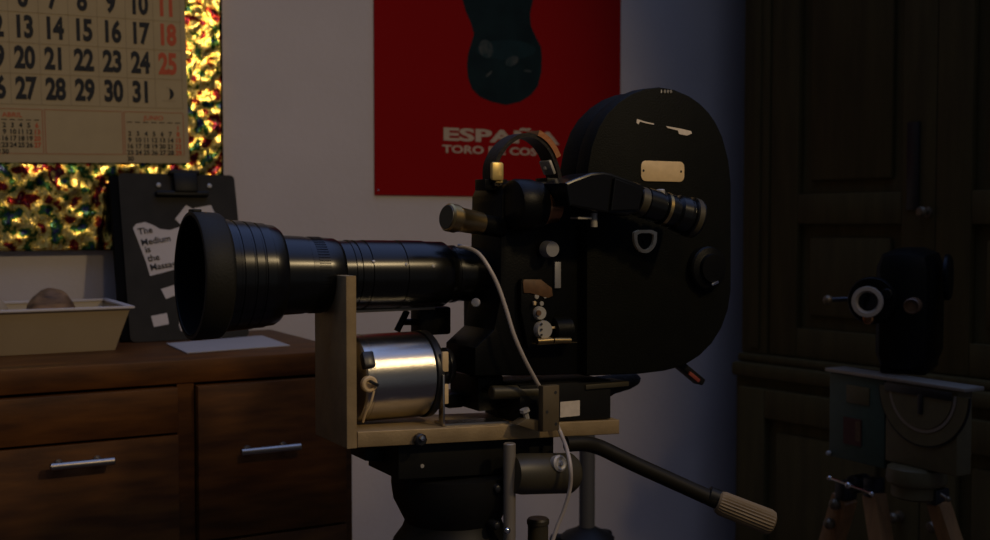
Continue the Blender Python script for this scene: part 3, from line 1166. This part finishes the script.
# viewfinder
VY = .955
a = at(600, 189, VY)
c = at(696, 219, VY - .012)
ax = (c - a).normalized()
L = (c - a).length
hp_ = [at(x, y, VY - .015) for x, y in ((566, 183), (575, 179), (592, 173), (604, 172), (612, 173.5), (641, 184), (646, 188), (640, 212), (628, 216), (606, 213), (570, 206))]
vf = link('viewfinder_housing', G().prism(hp_, (0, .045, 0), .0022), LENSB, fc, 18)
g = G().prism([V((p_.x, VY - .0185, p_.z)) for p_ in (at(613, 178, VY - .015), at(639, 187.5, VY - .015), at(642, 191, VY - .015), at(637, 210, VY - .015), at(609, 211, VY - .015))], (0, .003, 0), .0012)
link('housing_cover', g, LENSB, vf, 18)
g = G().lathe(a, ax, [(L * .36, .0150), (L * .45, .0150), (L * .45, .0162), (L * .58, .0162), (L * .58, .0150), (L * .62, .0150), (L * .63, .0172), (L * .72, .0172), (L * .72, .0155), (L * .76, .0155), (L * .78, .0185), (L * .86, .0195), (L * .87, .0180), (L * .90, .0180), (L * .91, .0205), (L * .99, .0205), (L, .0195), (L, .0150), (L * .97, .0130), (L * .97, 0)], 48)
ep = link('eyepiece', g, LENSB, fc)
g = G().lathe(a, ax, [(L * .37, .0153), (L * .44, .0153)], 48)
link('brass_band', g, OLIVE, ep)
g = G().lathe(a, ax, [(L * .925, .0208), (L * .975, .0208)], 48)
link('eyecup_ring', g, OLIVE, ep)
g = G().lathe(a, ax, [(L * .64, .0174), (L * .67, .0174)], 48)
link('brass_band', g, BRASS, ep)
p = at(660.5, 196, VY - .006)
g = G().lathe(p - Z * .006, Z, [(0, .0026), (.006, .0026), (.007, .0046), (.012, .0046), (.013, .0035), (.013, 0)], 20)
link('focus_lock', g, SILVERD, ep)
g = G().cyl(at(594, 213, VY), at(594, 227, VY), .0035, 14)
g.bb(at(578, 219, VY - .004), at(584, 217, VY + .01))
link('finder_hinge', g, SILVERD, vf)

# battery box and grip below the body
# ------------------------------------------------------------------ lens support cradle
cr = thing('support_cradle', 'raw aluminium L-shaped cradle carrying the long lens and the motor', 'cradle', at(480, 440, 1.03))
PLY = 1.0
xa = at(347, 449, PLY)
xe = at(619.5, 434, PLY)
PT = .0152
PDEP = .083
zlf = at(346.5, 449, PLY).z
zrt = xe.z
xq = xa.x + .0106
g = G().prism([V((xq, PLY, zlf)), V((xe.x, PLY, zrt)), V((xe.x, PLY, zrt + PT)), V((xq, PLY, zlf + PT))], (0, PDEP, 0), .0008)
link('base_plate', g, RAWALU, cr)
# upright with a round notch for the lens
zt_ = at(350, 276, PLY).z
PY0, PY1 = PLY, PLY + .084
LC = A0 + AX * lx(xa.x + .005)
rN = .0352
pts = [(PY0, zlf), (PY0, zt_)]
y_l = LC.y - math.sqrt(max(rN ** 2 - (zt_ - LC.z) ** 2, 0))
pts.append((y_l, zt_))
a_s = math.atan2(zt_ - LC.z, y_l - LC.y)
a_s = a_s if a_s > 0 else a_s + 2 * math.pi
a_e = 2 * math.pi + (math.pi - a_s)
for k in range(1, 24):
    aa = a_s + (a_e - a_s) * k / 24
    pts.append((LC.y + rN * math.cos(aa), LC.z + rN * math.sin(aa)))
pts = [q_ for q_ in pts if q_[0] < PY1 - .001 and not (q_[0] > LC.y and q_[1] > LC.z - .005)]
pts += [(PY1, pts[-1][1] + .003), (PY1, zlf)]
g = G().prism([V((xa.x, y, z)) for y, z in pts], (.0102, 0, 0), .0006)
link('upright', g, RAWALU, cr)
g = G().lathe(at(418, 439, PLY), -YV, [(-.001, .0045), (.002, .0045), (.002, .0065), (.007, .0065), (.0085, .005), (.0085, 0)], 8)
link('bolt', g, BLACKM, cr)
g = G().lathe(at(421.5, 438, PLY - .0086), -YV, [(0, .0028), (.003, .0024), (.0035, 0)], 12)
link('bolt_end', g, CHROME, cr)
# thin bent strip behind the motor
zp = lambda x: zlf + PT + (zrt - zlf) * (x - xa.x) / (xe.x - xa.x)
sxx = at(443, 400, 1.006).x
g = G()
g.bb((sxx, 1.006, zp(sxx) + .0008), (sxx + .0022, 1.016, at(443, 375, 1.006).z), .0004)
g.prism([V((sxx + .0022, 1.006, zp(sxx) + .0005)), V((sxx + .075, 1.006, zp(sxx + .075) + .0005)), V((sxx + .075, 1.006, zp(sxx + .075) + .003)), V((sxx + .0022, 1.006, zp(sxx) + .003))], (0, .024, 0))
link('bent_strip', g, ALU, cr)
# umber block with holes in front of plate
bl0 = at(543, 432, .974)
bl1 = at(559.5, 385, .974)
g = G().bb((bl0.x, .974, bl0.z), (bl1.x, .983, bl1.z), .0008)
f0 = at(516, 433, .985)
g.prism([at(517, 425, .984), at(526, 419, .984), at(542, 421, .984), at(542, 432, .984), at(533, 430, .984)], (0, .014, 0), .0006)
blk = link('clamp_block', g, BLOCKM, cr)
g = G()
for x, y in ((555.5, 392.5), (556, 424), (547, 412)):
    g.lathe(at(x, y, .974), -YV, [(-.001, .0017), (.0002, .0017), (.0002, 0)], 12)
link('block_holes', g, INK, blk)
g = G().lathe(at(527, 419, .99), V((-.3, 0, 1)), [(0, .003), (.006, .003), (.008, .0055), (.011, .005), (.0115, 0)], 8)
link('wing_screw', g, SILVERD, cr)

# ------------------------------------------------------------------ drive motor
MYC = 1.053
mt = thing('drive_motor', 'shiny silver cylindrical motor lying on the aluminium cradle under the lens', 'motor', at(402, 428, MYC))
mc_ = at(402, 381.5, MYC - .044)
mc_.y = MYC
mr = .0440
mx0 = at(361, 380, MYC - .03).x
mx1 = at(440, 380, MYC - .03).x
ztp2 = at(402, 334.5, MYC - .006).z
mr = min(.0445, (ztp2 - (zp(.46) + .0008)) / 2)
mc_.z = zp(mx0) + .0010 + mr
g = G().lathe(V((mx0, MYC, mc_.z)), X, [(0, 0), (0, mr - .006), (.001, mr - .0015), (.003, mr), (.009, mr), (.0093, mr - .0005), (.0103, mr - .0005), (.0106, mr), (mx1 - mx0 - .012, mr), (mx1 - mx0 - .012, mr - .001), (mx1 - mx0 - .009, mr - .001), (mx1 - mx0 - .009, mr)], 96)
cas = link('motor_casing', g, ALU, mt)
g = G().lathe(V((mx1 - .0088, MYC, mc_.z)), X, [(0, mr), (.001, mr + .001), (.007, mr + .001), (.010, mr - .002), (.012, mr - .012), (.012, .012), (.018, .011), (.018, 0)], 64)
link('end_flange', g, BLACKM, mt)
g = G()
for dz, hh_ in ((.016, .020), (-.016, .020)):
    g.box(V((mx1 - .0005, MYC - mr * math.cos(math.asin(min(.99, abs(dz) / mr))) - .0015, mc_.z + dz)), (.007, .004, hh_), None, .001)
link('flange_clip', g, IVORY, mt)
# terminal and slot on the left end
tq = at(369, 384, MYC - mr)
g = G().lathe(V((tq.x, MYC - mr * .985 + .002, tq.z)), -YV, [(0, .0078), (.005, .0078), (.006, .0065), (.006, .0045), (.003, .0042), (.003, 0)], 28)
tm_ = link('terminal', g, IVORY, mt, label='pale round terminal')
g = G().box(V((tq.x + .003, MYC - mr - .005, tq.z + .001)), (.010, .003, .003), M3.Rotation(.5, 3, 'Y'), .0006)
link('terminal_bar', g, BLACKM, tm_)
wz = [at(374, 391, MYC - mr - .004), at(371, 402, MYC - mr - .003), at(366, 412, MYC - mr + .001), at(363, 422, MYC - mr + .006)]
link('lead_wire', G().tube(smooth(wz), .0012, 8), IVORY, mt)
g = G().box(V((mx0 + .004, MYC - mr * .86, mc_.z + mr * .50)), (.012, .010, .016), M3.Rotation(-.5, 3, 'X'), .002)
link('end_notch', g, BLACKM, mt)
g = G().box(V((mx0 + .006, MYC - mr * .82, mc_.z + mr * .60)), (.0055, .004, .004), None, .001)
link('end_clip', g, CHROME, mt)
# drive knob and shaft between motor and body
g = G().lathe(V((mx1 + .0093, MYC, mc_.z + .006)), X, [(0, .004), (.002, .018), (.004, .019), (.006, .0165), (.008, .0165), (.010, .019), (.013, .019), (.016, .017), (.016, .006), (.022, .006)], 48)
link('drive_coupling', g, BLACKM, mt)
# strut gear behind the lens
g = G()
a, c = at(397, 331, 1.09), at(407, 311, 1.09)
g.tube([a, c], .0035, 10)
g.tube([at(404, 322, 1.09), at(440, 322, 1.09)], .0035, 10)
g.tube([at(417, 334, 1.09), at(417, 310, 1.09)], .004, 10)
g.bb(at(420, 336, 1.075), at(441, 305, 1.10), .003)
link('gear_bracket', g, BODYB, fc)

# ------------------------------------------------------------------ battery box + sleeve under the body
by0 = 1.003
bb0 = at(520, 418, by0)
bb1 = at(611, 396, by0)
zpl = zp(bb0.x) + .0012
bat = thing('battery_box', 'flat black box with white label on the plate under the camera body', 'box', at(565, 418, 1.03))
bz1 = at(565, 382, by0).z
g = G().prism([V((bb0.x, by0, zp(bb0.x) + .001)), V((bb1.x, by0, zp(bb1.x) + .001)), V((bb1.x, by0, bz1 - .002)), V((bb0.x, by0, bz1))], (0, .075, 0), .0015)
link('case', g, TRIB, bat)
g = G().prism(rrect(at(560, 402, by0), at(579.5, 415.5, by0), .0004, by0 - .0006), (0, .0005, 0))
link('label_sticker', g, LABELW, bat, label='white label sticker')
g = G().cyl(at(491, 392.5, by0 + .006), at(550, 391, by0 + .006), .0070, 24, .001)
link('cable_gland', g, OLIVE, bat)
g = G().bb(at(586, 385, by0 - .002), at(612, 382.5, by0 + .03), .0006)
link('edge_trim', g, OLIVE, bat)
# soft sleeve grip
s0 = at(600, 388, 1.05)
s0 = at(588, 390, 1.098)
s1 = at(640, 378.5, 1.098)
g = G()
pp, rr = [], []
for k in range(14):
    t_ = k / 13
    pp.append(s0.lerp(s1, t_))
    rr.append((.0145 - .0065 * t_) * math.sqrt(max(.02, 1 - max(0, (t_ - .82) / .18) ** 2)))
g.tube(pp, rr, 20)
for vv in g.b.verts:
    vv.co += V((MN.noise(vv.co * 160), MN.noise(vv.co * 170 + V((9, 0, 0))), MN.noise(vv.co * 150 + V((0, 5, 0))))) * .0018
link('hand_grip', g, FUZZ, fc)

# ------------------------------------------------------------------ cable
cpts = [at(458, 246, 1.02), at(468, 248, 1.012), at(479, 254, 1.0), at(489, 268, .992), at(498, 286, .988), at(506, 309, .984), at(514, 335, .98), at(524, 358, .980), at(534, 377, .985), at(545, 397, .991), at(554, 418, .992), at(561, 434, .988), at(567, 450, .962), at(570.5, 468, .950), at(570, 488, .953), at(564, 510, .958), at(556, 530, .962), at(548, 560, .965), at(545, 600, .97)]
last = cpts[-1]
cpts += [V((last.x - .0, last.y + .01, .55)), V((last.x + .03, last.y - .12, .18)), V((last.x + .06, last.y - .3, .006)), V((last.x - .2, last.y - .5, .004))]
cb = link('power_cable', G().tube(smooth(cpts, 6), .0021, 10), CABLE)
tag(cb, 'thin grey cable looping from the lens mount down past the cradle', 'cable')

# ------------------------------------------------------------------ tripod of the film camera
tp = thing('tripod', 'heavy black fluid-head tripod with wooden-gripped pan arm under the film camera', 'tripod', (.57, 1.05, 0))
zu = lambda x: zlf + (zrt - zlf) * (x - xa.x) / (xe.x - xa.x) - .0012
TY = 1.02
a = at(395, 449, TY)
c = at(500, 447, TY)
g = G().prism([V((a.x, 1.012, zu(a.x))), V((c.x + .06, 1.012, zu(c.x + .06))), V((c.x + .06, 1.012, at(500, 478, 1.012).z)), V((a.x, 1.012, at(395, 480, 1.012).z))], (0, .075, 0), .001)
qp = link('mounting_box', g, TRIB, tp)
link('box_screw', G().lathe(at(422, 466, 1.012), -YV, [(-.001, .0022), (.001, .002), (.0012, 0)], 12), SILVERD, qp)
g = G().prism([at(365, 448.5, 1.05), at(398, 449, 1.05), at(398, 467, 1.05), at(381, 462, 1.05), at(366, 461, 1.05)], (0, .04, 0), .001)
link('release_lever', g, TRIB, tp)
# head casting
hc = at(448, 480, 1.05)
hx = at(450, 500, 1.05).x
zz = lambda y: at(450, y, 1.05).z
g = G().lathe(V((hx + .006, 1.055, zz(472))), -Z, [(0, .064), (.012, .064), (.026, .062), (.040, .055), (.050, .050), (.058, .053), (.070, .062), (.095, .070), (.120, .070)], 56)
link('fluid_head', g, TRIB, tp)
g = G().bb(at(404, 505, 1.0), at(424, 480, 1.03), .004)
# pan drum
a = at(512, 474, .985)
c = at(574, 473, .985)
g = G().lathe(a, c - a, [(0, .012), (.000, .0185), (.010, .0205), ((c - a).length - .006, .0205), ((c - a).length - .001, .017), ((c - a).length, .014), ((c - a).length, 0)], 48)
pd = link('drag_drum', g, OLIVE, tp)
p = at(558.5, 464.5, .968)
g = G().lathe(p + YV * .004, V((.15, -1, .25)), [(0, .0085), (.006, .0085), (.0075, .0065), (.0065, .005), (.0065, .003), (.009, .002), (.009, 0)], 24)
link('drag_knob', g, SILVERD, pd)
# steel rod in front
a = at(509.5, 443, .985)
c = at(509.5, 534, .985)
g = G().cyl(a, (a.x, a.y, c.z - .02), .0062, 24, .001)
rd = link('support_rod', g, STEEL, tp)
g = G()
g.ball(at(507, 530.5, .976), .0035)
link('rod_stud', g, CHROME, rd)
for x, y in ((498, 489), (497, 526)):
    p = at(x, y, .99)
    g = G().lathe(V((p.x, 1.005, p.z)), -YV, [(0, .005), (.012, .005), (.016, .0035), (.018, 0)], 16)
    link('lock_stud', g, BLACKM, tp)
# pan arm
ap = [at(566, 444, .989), at(584, 443.5, .986), at(600, 447.5, .984), at(620, 457, .974), at(640, 466.5, .964), at(690, 489, .935), at(724, 504.5, .914)]
g = G().tube(smooth(ap), .0082, 20)
pa = link('pan_arm', g, ARMM, tp)
a = at(717, 501.5, .917)
c = at(774, 524, .885)
L = (c - a).length
prof = [(0, .0095), (.002, .0115)]
k = .006
while k < L - .010:
    prof += [(k, .0122), (k + .001, .0112), (k + .0022, .0112), (k + .0032, .0124)]
    k += .0055
prof += [(L - .006, .0128), (L - .002, .0118), (L, .008), (L, 0)]
prof = [(0, .0095), (.002, .0115), (.006, .0122), (L * .5, .0124), (L - .006, .0128), (L - .002, .0118), (L, .008), (L, 0)]
g = G().lathe(a, c - a, prof, 96)
dd_ = (c - a).normalized()
for vv in g.b.verts:
    q_ = vv.co - a
    t_ = q_.dot(dd_)
    if .004 < t_ < L - .004:
        rv = q_ - dd_ * t_
        an_ = math.atan2(rv.dot(dd_.cross(Z).normalized()), rv.dot(dd_.cross(Z).normalized().cross(dd_)))
        vv.co += rv.normalized() * (.0006 * math.cos(an_ * 24))
link('wooden_grip', g, GRIPW, pa, label='pale ribbed wooden grip')
g = G().lathe(at(708, 495, .925), c - a, [(0, .009), (.001, .0098), (.012, .0098), (.013, .009)], 24)
link('grip_collar', g, TRIB, pa)
# bowl, legs, spreader
hz = zz(472) - .121
hub = V((hx + .008, 1.055, hz))
g = G().lathe(hub, -Z, [(0, .06), (.004, .066), (.03, .066), (.045, .04), (.06, .03), (.06, 0)], 40)
link('leg_crown', g, TRIB, tp)
p = at(537, 535, 1.02)
g = G().lathe(at(538, 518, 1.035), -Z, [(0, 0), (0, .0105), (.002, .012), (.006, .012), (.007, .011), (.05, .011), (.05, 0)], 28)
link('crown_knob', g, OLIVE, tp)
for k, ang in enumerate((250, 10, 130)):
    a_ = math.radians(ang)
    d = V((math.cos(a_), math.sin(a_), 0))
    side = V((-d.y, d.x, 0))
    topp = hub + d * .062 - Z * .02
    bot = V((hub.x, hub.y, 0)) + d * .42 + Z * .012
    g = G()
    for s_ in (-1, 1):
        g.tube([topp + side * .022 * s_, bot + side * .012 * s_ + (topp - bot) * .03], .0095, 14)
    g.box(topp - Z * .006 + d * .004, (.02, .075, .03), M3((d, side, Z)).transposed(), .003)
    g.box(topp.lerp(bot, .5), (.018, .062, .03), M3((d, side, Z)).transposed(), .003)
    lg = link('leg', g, TRIB, tp)
    link('leg_foot', G().lathe(bot + (topp - bot).normalized() * .02, bot - topp, [(0, .02), (.018, .02), (.027, .012), (.029, 0)], 20), TRIB, lg)

# ------------------------------------------------------------------ stand behind the film camera
SY = 1.42
st = thing('light_stand', 'slim metal floor stand with dark collar behind the tripod', 'stand', V((at(587, 500, SY).x, SY, 0)))
sx = at(587, 500, SY).x
zc = at(587, 529, SY).z
g = G().cyl((sx, SY, zc - .03), (sx, SY, at(587, 395, SY).z), .0118, 24, .001)
link('upper_pole', g, POLEM, st)
g = G().lathe(V((sx, SY, zc)), -Z, [(-.004, .013), (0, .020), (.006, .034), (.012, .041), (.05, .041), (.06, .027), (.08, .02), (.08, 0)], 36)
for k in range(3):
    a_ = math.radians(20 + 120 * k)
    g.box(V((sx + .045 * math.cos(a_), SY + .045 * math.sin(a_), zc - .028)), (.022, .02, .036), M3.Rotation(a_, 3, 'Z'), .006)
link('collar', g, TRIB, st)
link('lower_pole', G().cyl((sx, SY, .12), (sx, SY, zc - .0805), .016, 20), POLEM, st)
for k in range(3):
    a_ = math.radians(20 + 120 * k)
    d = V((math.cos(a_), math.sin(a_), 0))
    link('leg', G().tube([V((sx, SY, zc - .03)) + d * .05, V((sx, SY, 0)) + d * .20 + Z * .09, V((sx, SY, 0)) + d * .215 + Z * .008], .007, 12), TRIB, st)

# ------------------------------------------------------------------ second cine camera on wooden tripod (right)
# head panel seen from its left side: plane x = const
HXp = at(886, 400, 1.22)
HX = HXp.x
NX_ = V((1, 0, 0))


def hp2(x, y, dx=0):
    return onp(x, y, V((HX + dx, 0, 0)), NX_)


w2 = thing('wooden_tripod', 'old wooden-legged tripod with green and olive quadrant head near the cupboard', 'tripod', V((HX + .05, hp2(900, 430).y, 0)))
yg0, yg1 = hp2(829, 400).y, hp2(885, 400).y
yo1 = hp2(965, 400).y
zq = lambda x, y: hp2(x, y).z
ztop = (zq(830, 370) + zq(968, 389)) / 2
zgb = zq(850, 461)
zob = zq(925, 470)
g = G().bb((HX, yg1 + .0006, zgb), (HX + .032, yg0, ztop - .004), .003)
gb_ = link('green_housing', g, GREENM, w2, label='green painted housing')
g = G().bb((HX, yo1 + .012, zob), (HX + .032, yg1 - .0006, ztop - .004), .003)
ob_ = link('olive_housing', g, OLIVEB, w2, label='olive painted housing')
g = G().bb((HX - .006, yo1 - .004, ztop - .0035), (HX + .036, yg0 + .004, ztop + .002), .001)
link('top_plate', g, STEEL, w2)
# quadrant disc
qc = hp2(924, 391)
ry = abs(hp2(886, 391).y - hp2(962, 391).y) / 2
rz = qc.z - zq(924, 453)
rq = (ry + rz) / 2


def half(r0, r1, x0, x1, n_=28):
    g = G()
    va, vb = [], []
    pts = []
    for k in range(n_ + 1):
        a_ = math.pi + math.pi * k / n_
        pts.append(V((x0, qc.y - r1 * math.cos(a_), qc.z + r1 * math.sin(a_))))
    for k in range(n_, -1, -1):
        a_ = math.pi + math.pi * k / n_
        pts.append(V((x0, qc.y - r0 * math.cos(a_), qc.z + r0 * math.sin(a_))))
    g.prism(pts, (x1 - x0, 0, 0))
    return g


qd = link('quadrant', half(.001, rq, HX - .004, HX - .0004), OLIVEB, w2)
link('quadrant_rim', half(rq, rq + .0025, HX - .003, HX - .0004), BLACKM, qd)
link('inner_scale', half(rq * .70, rq * .76, HX - .0052, HX - .0041), STEEL, qd)
link('inner_disc', half(.0008, rq * .69, HX - .0066, HX - .0041), OLIVEB, qd)
g = G().bb((HX - .009, qc.y - .004, qc.z - rq * .42), (HX - .0067, qc.y + .004, qc.z - .004), .0006)
link('pointer', g, BLACKM, qd)
g = G().bb((HX - .0085, yo1 + .016, ztop - .018), (HX - .0067, yg1 - .006, ztop - .006), .0006)
link('dark_slot', g, BLACKM, ob_)
a, c = hp2(843, 443, -.002), hp2(861, 420, -.002)
g = G().bb((HX - .002, a.y, a.z), (HX - .0003, c.y, c.z))
lb = link('maker_label', g, DULLR, gb_, label='small dark red label')
a, c = hp2(855, 441, -.003), hp2(860, 422, -.003)
g = G().bb((HX - .0026, a.y, a.z), (HX - .0021, c.y, c.z))
link('label_edge', g, BROWNP, lb)
g = G().lathe(hp2(829.5, 453), -X, [(0, .004), (.004, .004), (.006, .002), (.006, 0)], 16)
link('corner_stud', g, SILVERD, gb_)
g = G().bb(hp2(846, 402, -.002), hp2(870, 388) + X * .001, .0005)
link('dark_window', g, OLIVEB, gb_)
# dome below the head
dc = V((HX + .020, hp2(907, 480).y, zob))
g = G().lathe(dc, -Z, [(0, .035), (.004, .042), (.020, .044), (.026, .042), (.030, .036), (.046, .036), (.05, .03), (.05, 0)], 40)
crn = link('leg_crown', g, OLIVEB, w2)
g = G()
tc0, tc1 = hp2(830, 478), hp2(872, 494)
g.tube([tc0, tc1], .0020, 10)
g.ball(tc0, .0042)
g.ball(tc1, .0042)
g.ball(tc0.lerp(tc1, .45), .0055)
g.tube([tc0.lerp(tc1, .45), tc0.lerp(tc1, .45) + V((.05, 0, 0))], .004, 10)
link('clamp_lever', g, CHROME, w2)
g = G().lathe(tc0.lerp(tc1, .40) + V((.012, 0, -.002)), X, [(0, .012), (.002, .0145), (.03, .0145), (.032, .010)], 28)
link('clamp_hub', g, TRIB, w2)
g = G()
p = hp2(948, 499)
g.tube([p + V((.0, .012, .004)), p], .0026, 10)
g.ball(p, .0042)
link('side_stud', g, KNOBB, w2)


def wleg(xa_, ya_, xb_, yb_, wpx, X0, foot_dir):
    n_ = V((1, 0, 0))
    a_ = onp(xa_, ya_, V((X0, 0, 0)), n_)
    b_ = onp(xb_, yb_, V((X0, 0, 0)), n_)
    d_ = (b_ - a_).normalized()
    d_ = V((d_.x + foot_dir[0], d_.y + foot_dir[1], d_.z)).normalized()
    L_ = (a_.z - .01) / -d_.z
    e_ = a_ + d_ * L_
    wy = abs(onp(xa_ - wpx / 2, ya_, V((X0, 0, 0)), n_).y - onp(xa_ + wpx / 2, ya_, V((X0, 0, 0)), n_).y)
    R0 = M3((X.cross(d_).cross(d_) * -1, d_.cross(X).normalized(), d_)).transposed()
    xx = (X - d_ * X.dot(d_)).normalized()
    yy = d_.cross(xx)
    R0 = M3((xx, yy, d_)).transposed()
    g = G().box((a_ + e_) / 2, (.026, wy, L_), R0, .002)
    lg = link('leg', g, OAK, w2)
    link('leg_foot', G().lathe(e_ - d_ * .03, d_, [(0, .016), (.025, .014), (.039, .003), (.039, 0)], 16), BLACKM, lg)
    return a_, d_, lg


wleg(874, 494, 881, 540, 14, HX + .022, (-.10, -.10))
wleg(938, 502, 941, 540, 14, HX + .03, (.25, -.10))
a_, d_, lg = wleg(845, 497, 826, 545, 16, HX + .05, (.12, 0))
for k in (.012, .052):
    link('leg_knob', G().ball(a_ + d_ * k + V((-.019, 0, 0)), .0095), KNOBB, lg)
link('leg_hinge', G().box((hp2(874, 487, .022)), (.03, .018, .03), None, .003), BLACKM, w2)
link('leg_hinge', G().box((hp2(938, 496, .03)), (.03, .018, .024), None, .003), BLACKM, w2)
link('leg_hinge', G().box((hp2(846, 490, .05)), (.03, .022, .03), None, .003), BLACKM, w2)

# the second cine camera, facing left and a little towards the viewer
c2 = thing('cine_camera', 'smaller black cine camera with chrome-ringed lens on the wooden tripod', 'film camera', V((HX + .06, hp2(905, 380).y, ztop + .002)))
zbase = ztop + .0025
cyv = hp2(905, 380).y
ang = math.radians(150)                      # lens direction in plan
D = V((math.cos(math.radians(212)), math.sin(math.radians(212)), 0))
SD = V((-D.y, D.x, 0))                        # side
SD = SD if SD.dot(RT) > 0 else -SD
# lens centre at pixel 868,302
LCt = onp(867, 302, V((HX + .0, cyv - .02, 0)), D)
BC = LCt - D * .04                            # front face centre of the body
Rc = M3((SD, D, Z)).transposed()
g = G()
bw, bd = .085, .165
mid = BC - D * (bd / 2 + .005) + SD * .042
hb = (at(925, 246, 1.3).z - zbase)
body_pts = []
ztopb = onp(935, 248, mid, D).z
g.box(V((mid.x, mid.y, (zbase + ztopb) / 2)), (bw, bd, ztopb - zbase), Rc, .030)
cb2 = link('body', g, BODYB, c2)
g = G()
g.box(V((mid.x, mid.y, zbase + .010)) , (bw * .8, bd * .8, .0205), Rc, .004)
link('base_block', g, BODYB, c2)
g = G().lathe(BC - D * .006, D, [(0, .036), (.010, .036), (.013, .034), (.013, 0)], 56)
tu = link('lens_turret', g, BODYB, c2)
g = G().lathe(BC + D * .007, D, [(0, .0185), (.018, .0185), (.019, .0215), (.026, .0215), (.026, .018)], 48)
l2 = link('taking_lens', g, LENSB, c2)
g = G().lathe(BC + D * .033, D, [(0, .0150), (.0003, .0228), (.004, .0234), (.0075, .0226), (.0078, .0170), (.0015, .0140)], 48)
caps = [f for f in g.b.faces if len(f.verts) > 8]
bmesh.ops.delete(g.b, geom=caps, context='FACES_ONLY')
link('chrome_ring', g, RINGM, l2, label='chrome lens ring')
g = G().lathe(BC + D * .0335, D, [(0, .013), (.001, .008), (.0014, 0)], 32)
link('glass', g, GLASS, l2)
for dx, dz in ((-.003, -.027), (.024, .012)):
    q = BC + SD * dx + Z * dz + D * .007
    link('small_lens', G().lathe(q, D, [(0, .008), (.010, .008), (.011, .006), (.008, .005), (.008, 0)], 24), COPPER if dz < 0 else LENSB, tu)
# crank with ball
q = onp(828, 300, BC - D * .03, D)
h0 = BC - D * .03 - SD * .030
g = G().tube([h0, q], .0035, 10)
ck2 = link('crank', g, BLACKM, c2)
link('crank_knob', G().ball(q, .0078), KNOBB, ck2)
# round spool dome on the near side
q = onp(930, 285, BC + SD * .05, D)
g = G().lathe(V((mid.x, mid.y, ztopb - .045)) + SD * (bw / 2 + .0095), SD, [(-.001, .036), (.004, .036), (.007, .033), (.008, 0)], 48)
link('spool_cover', g, BODYB, c2)
g = G().lathe(onp(912, 306, BC + D * .012, D), D, [(-.02, .012), (.004, .012), (.006, .010), (.002, .009), (.002, 0)], 28)
link('finder_lens', g, BROWNP, c2)
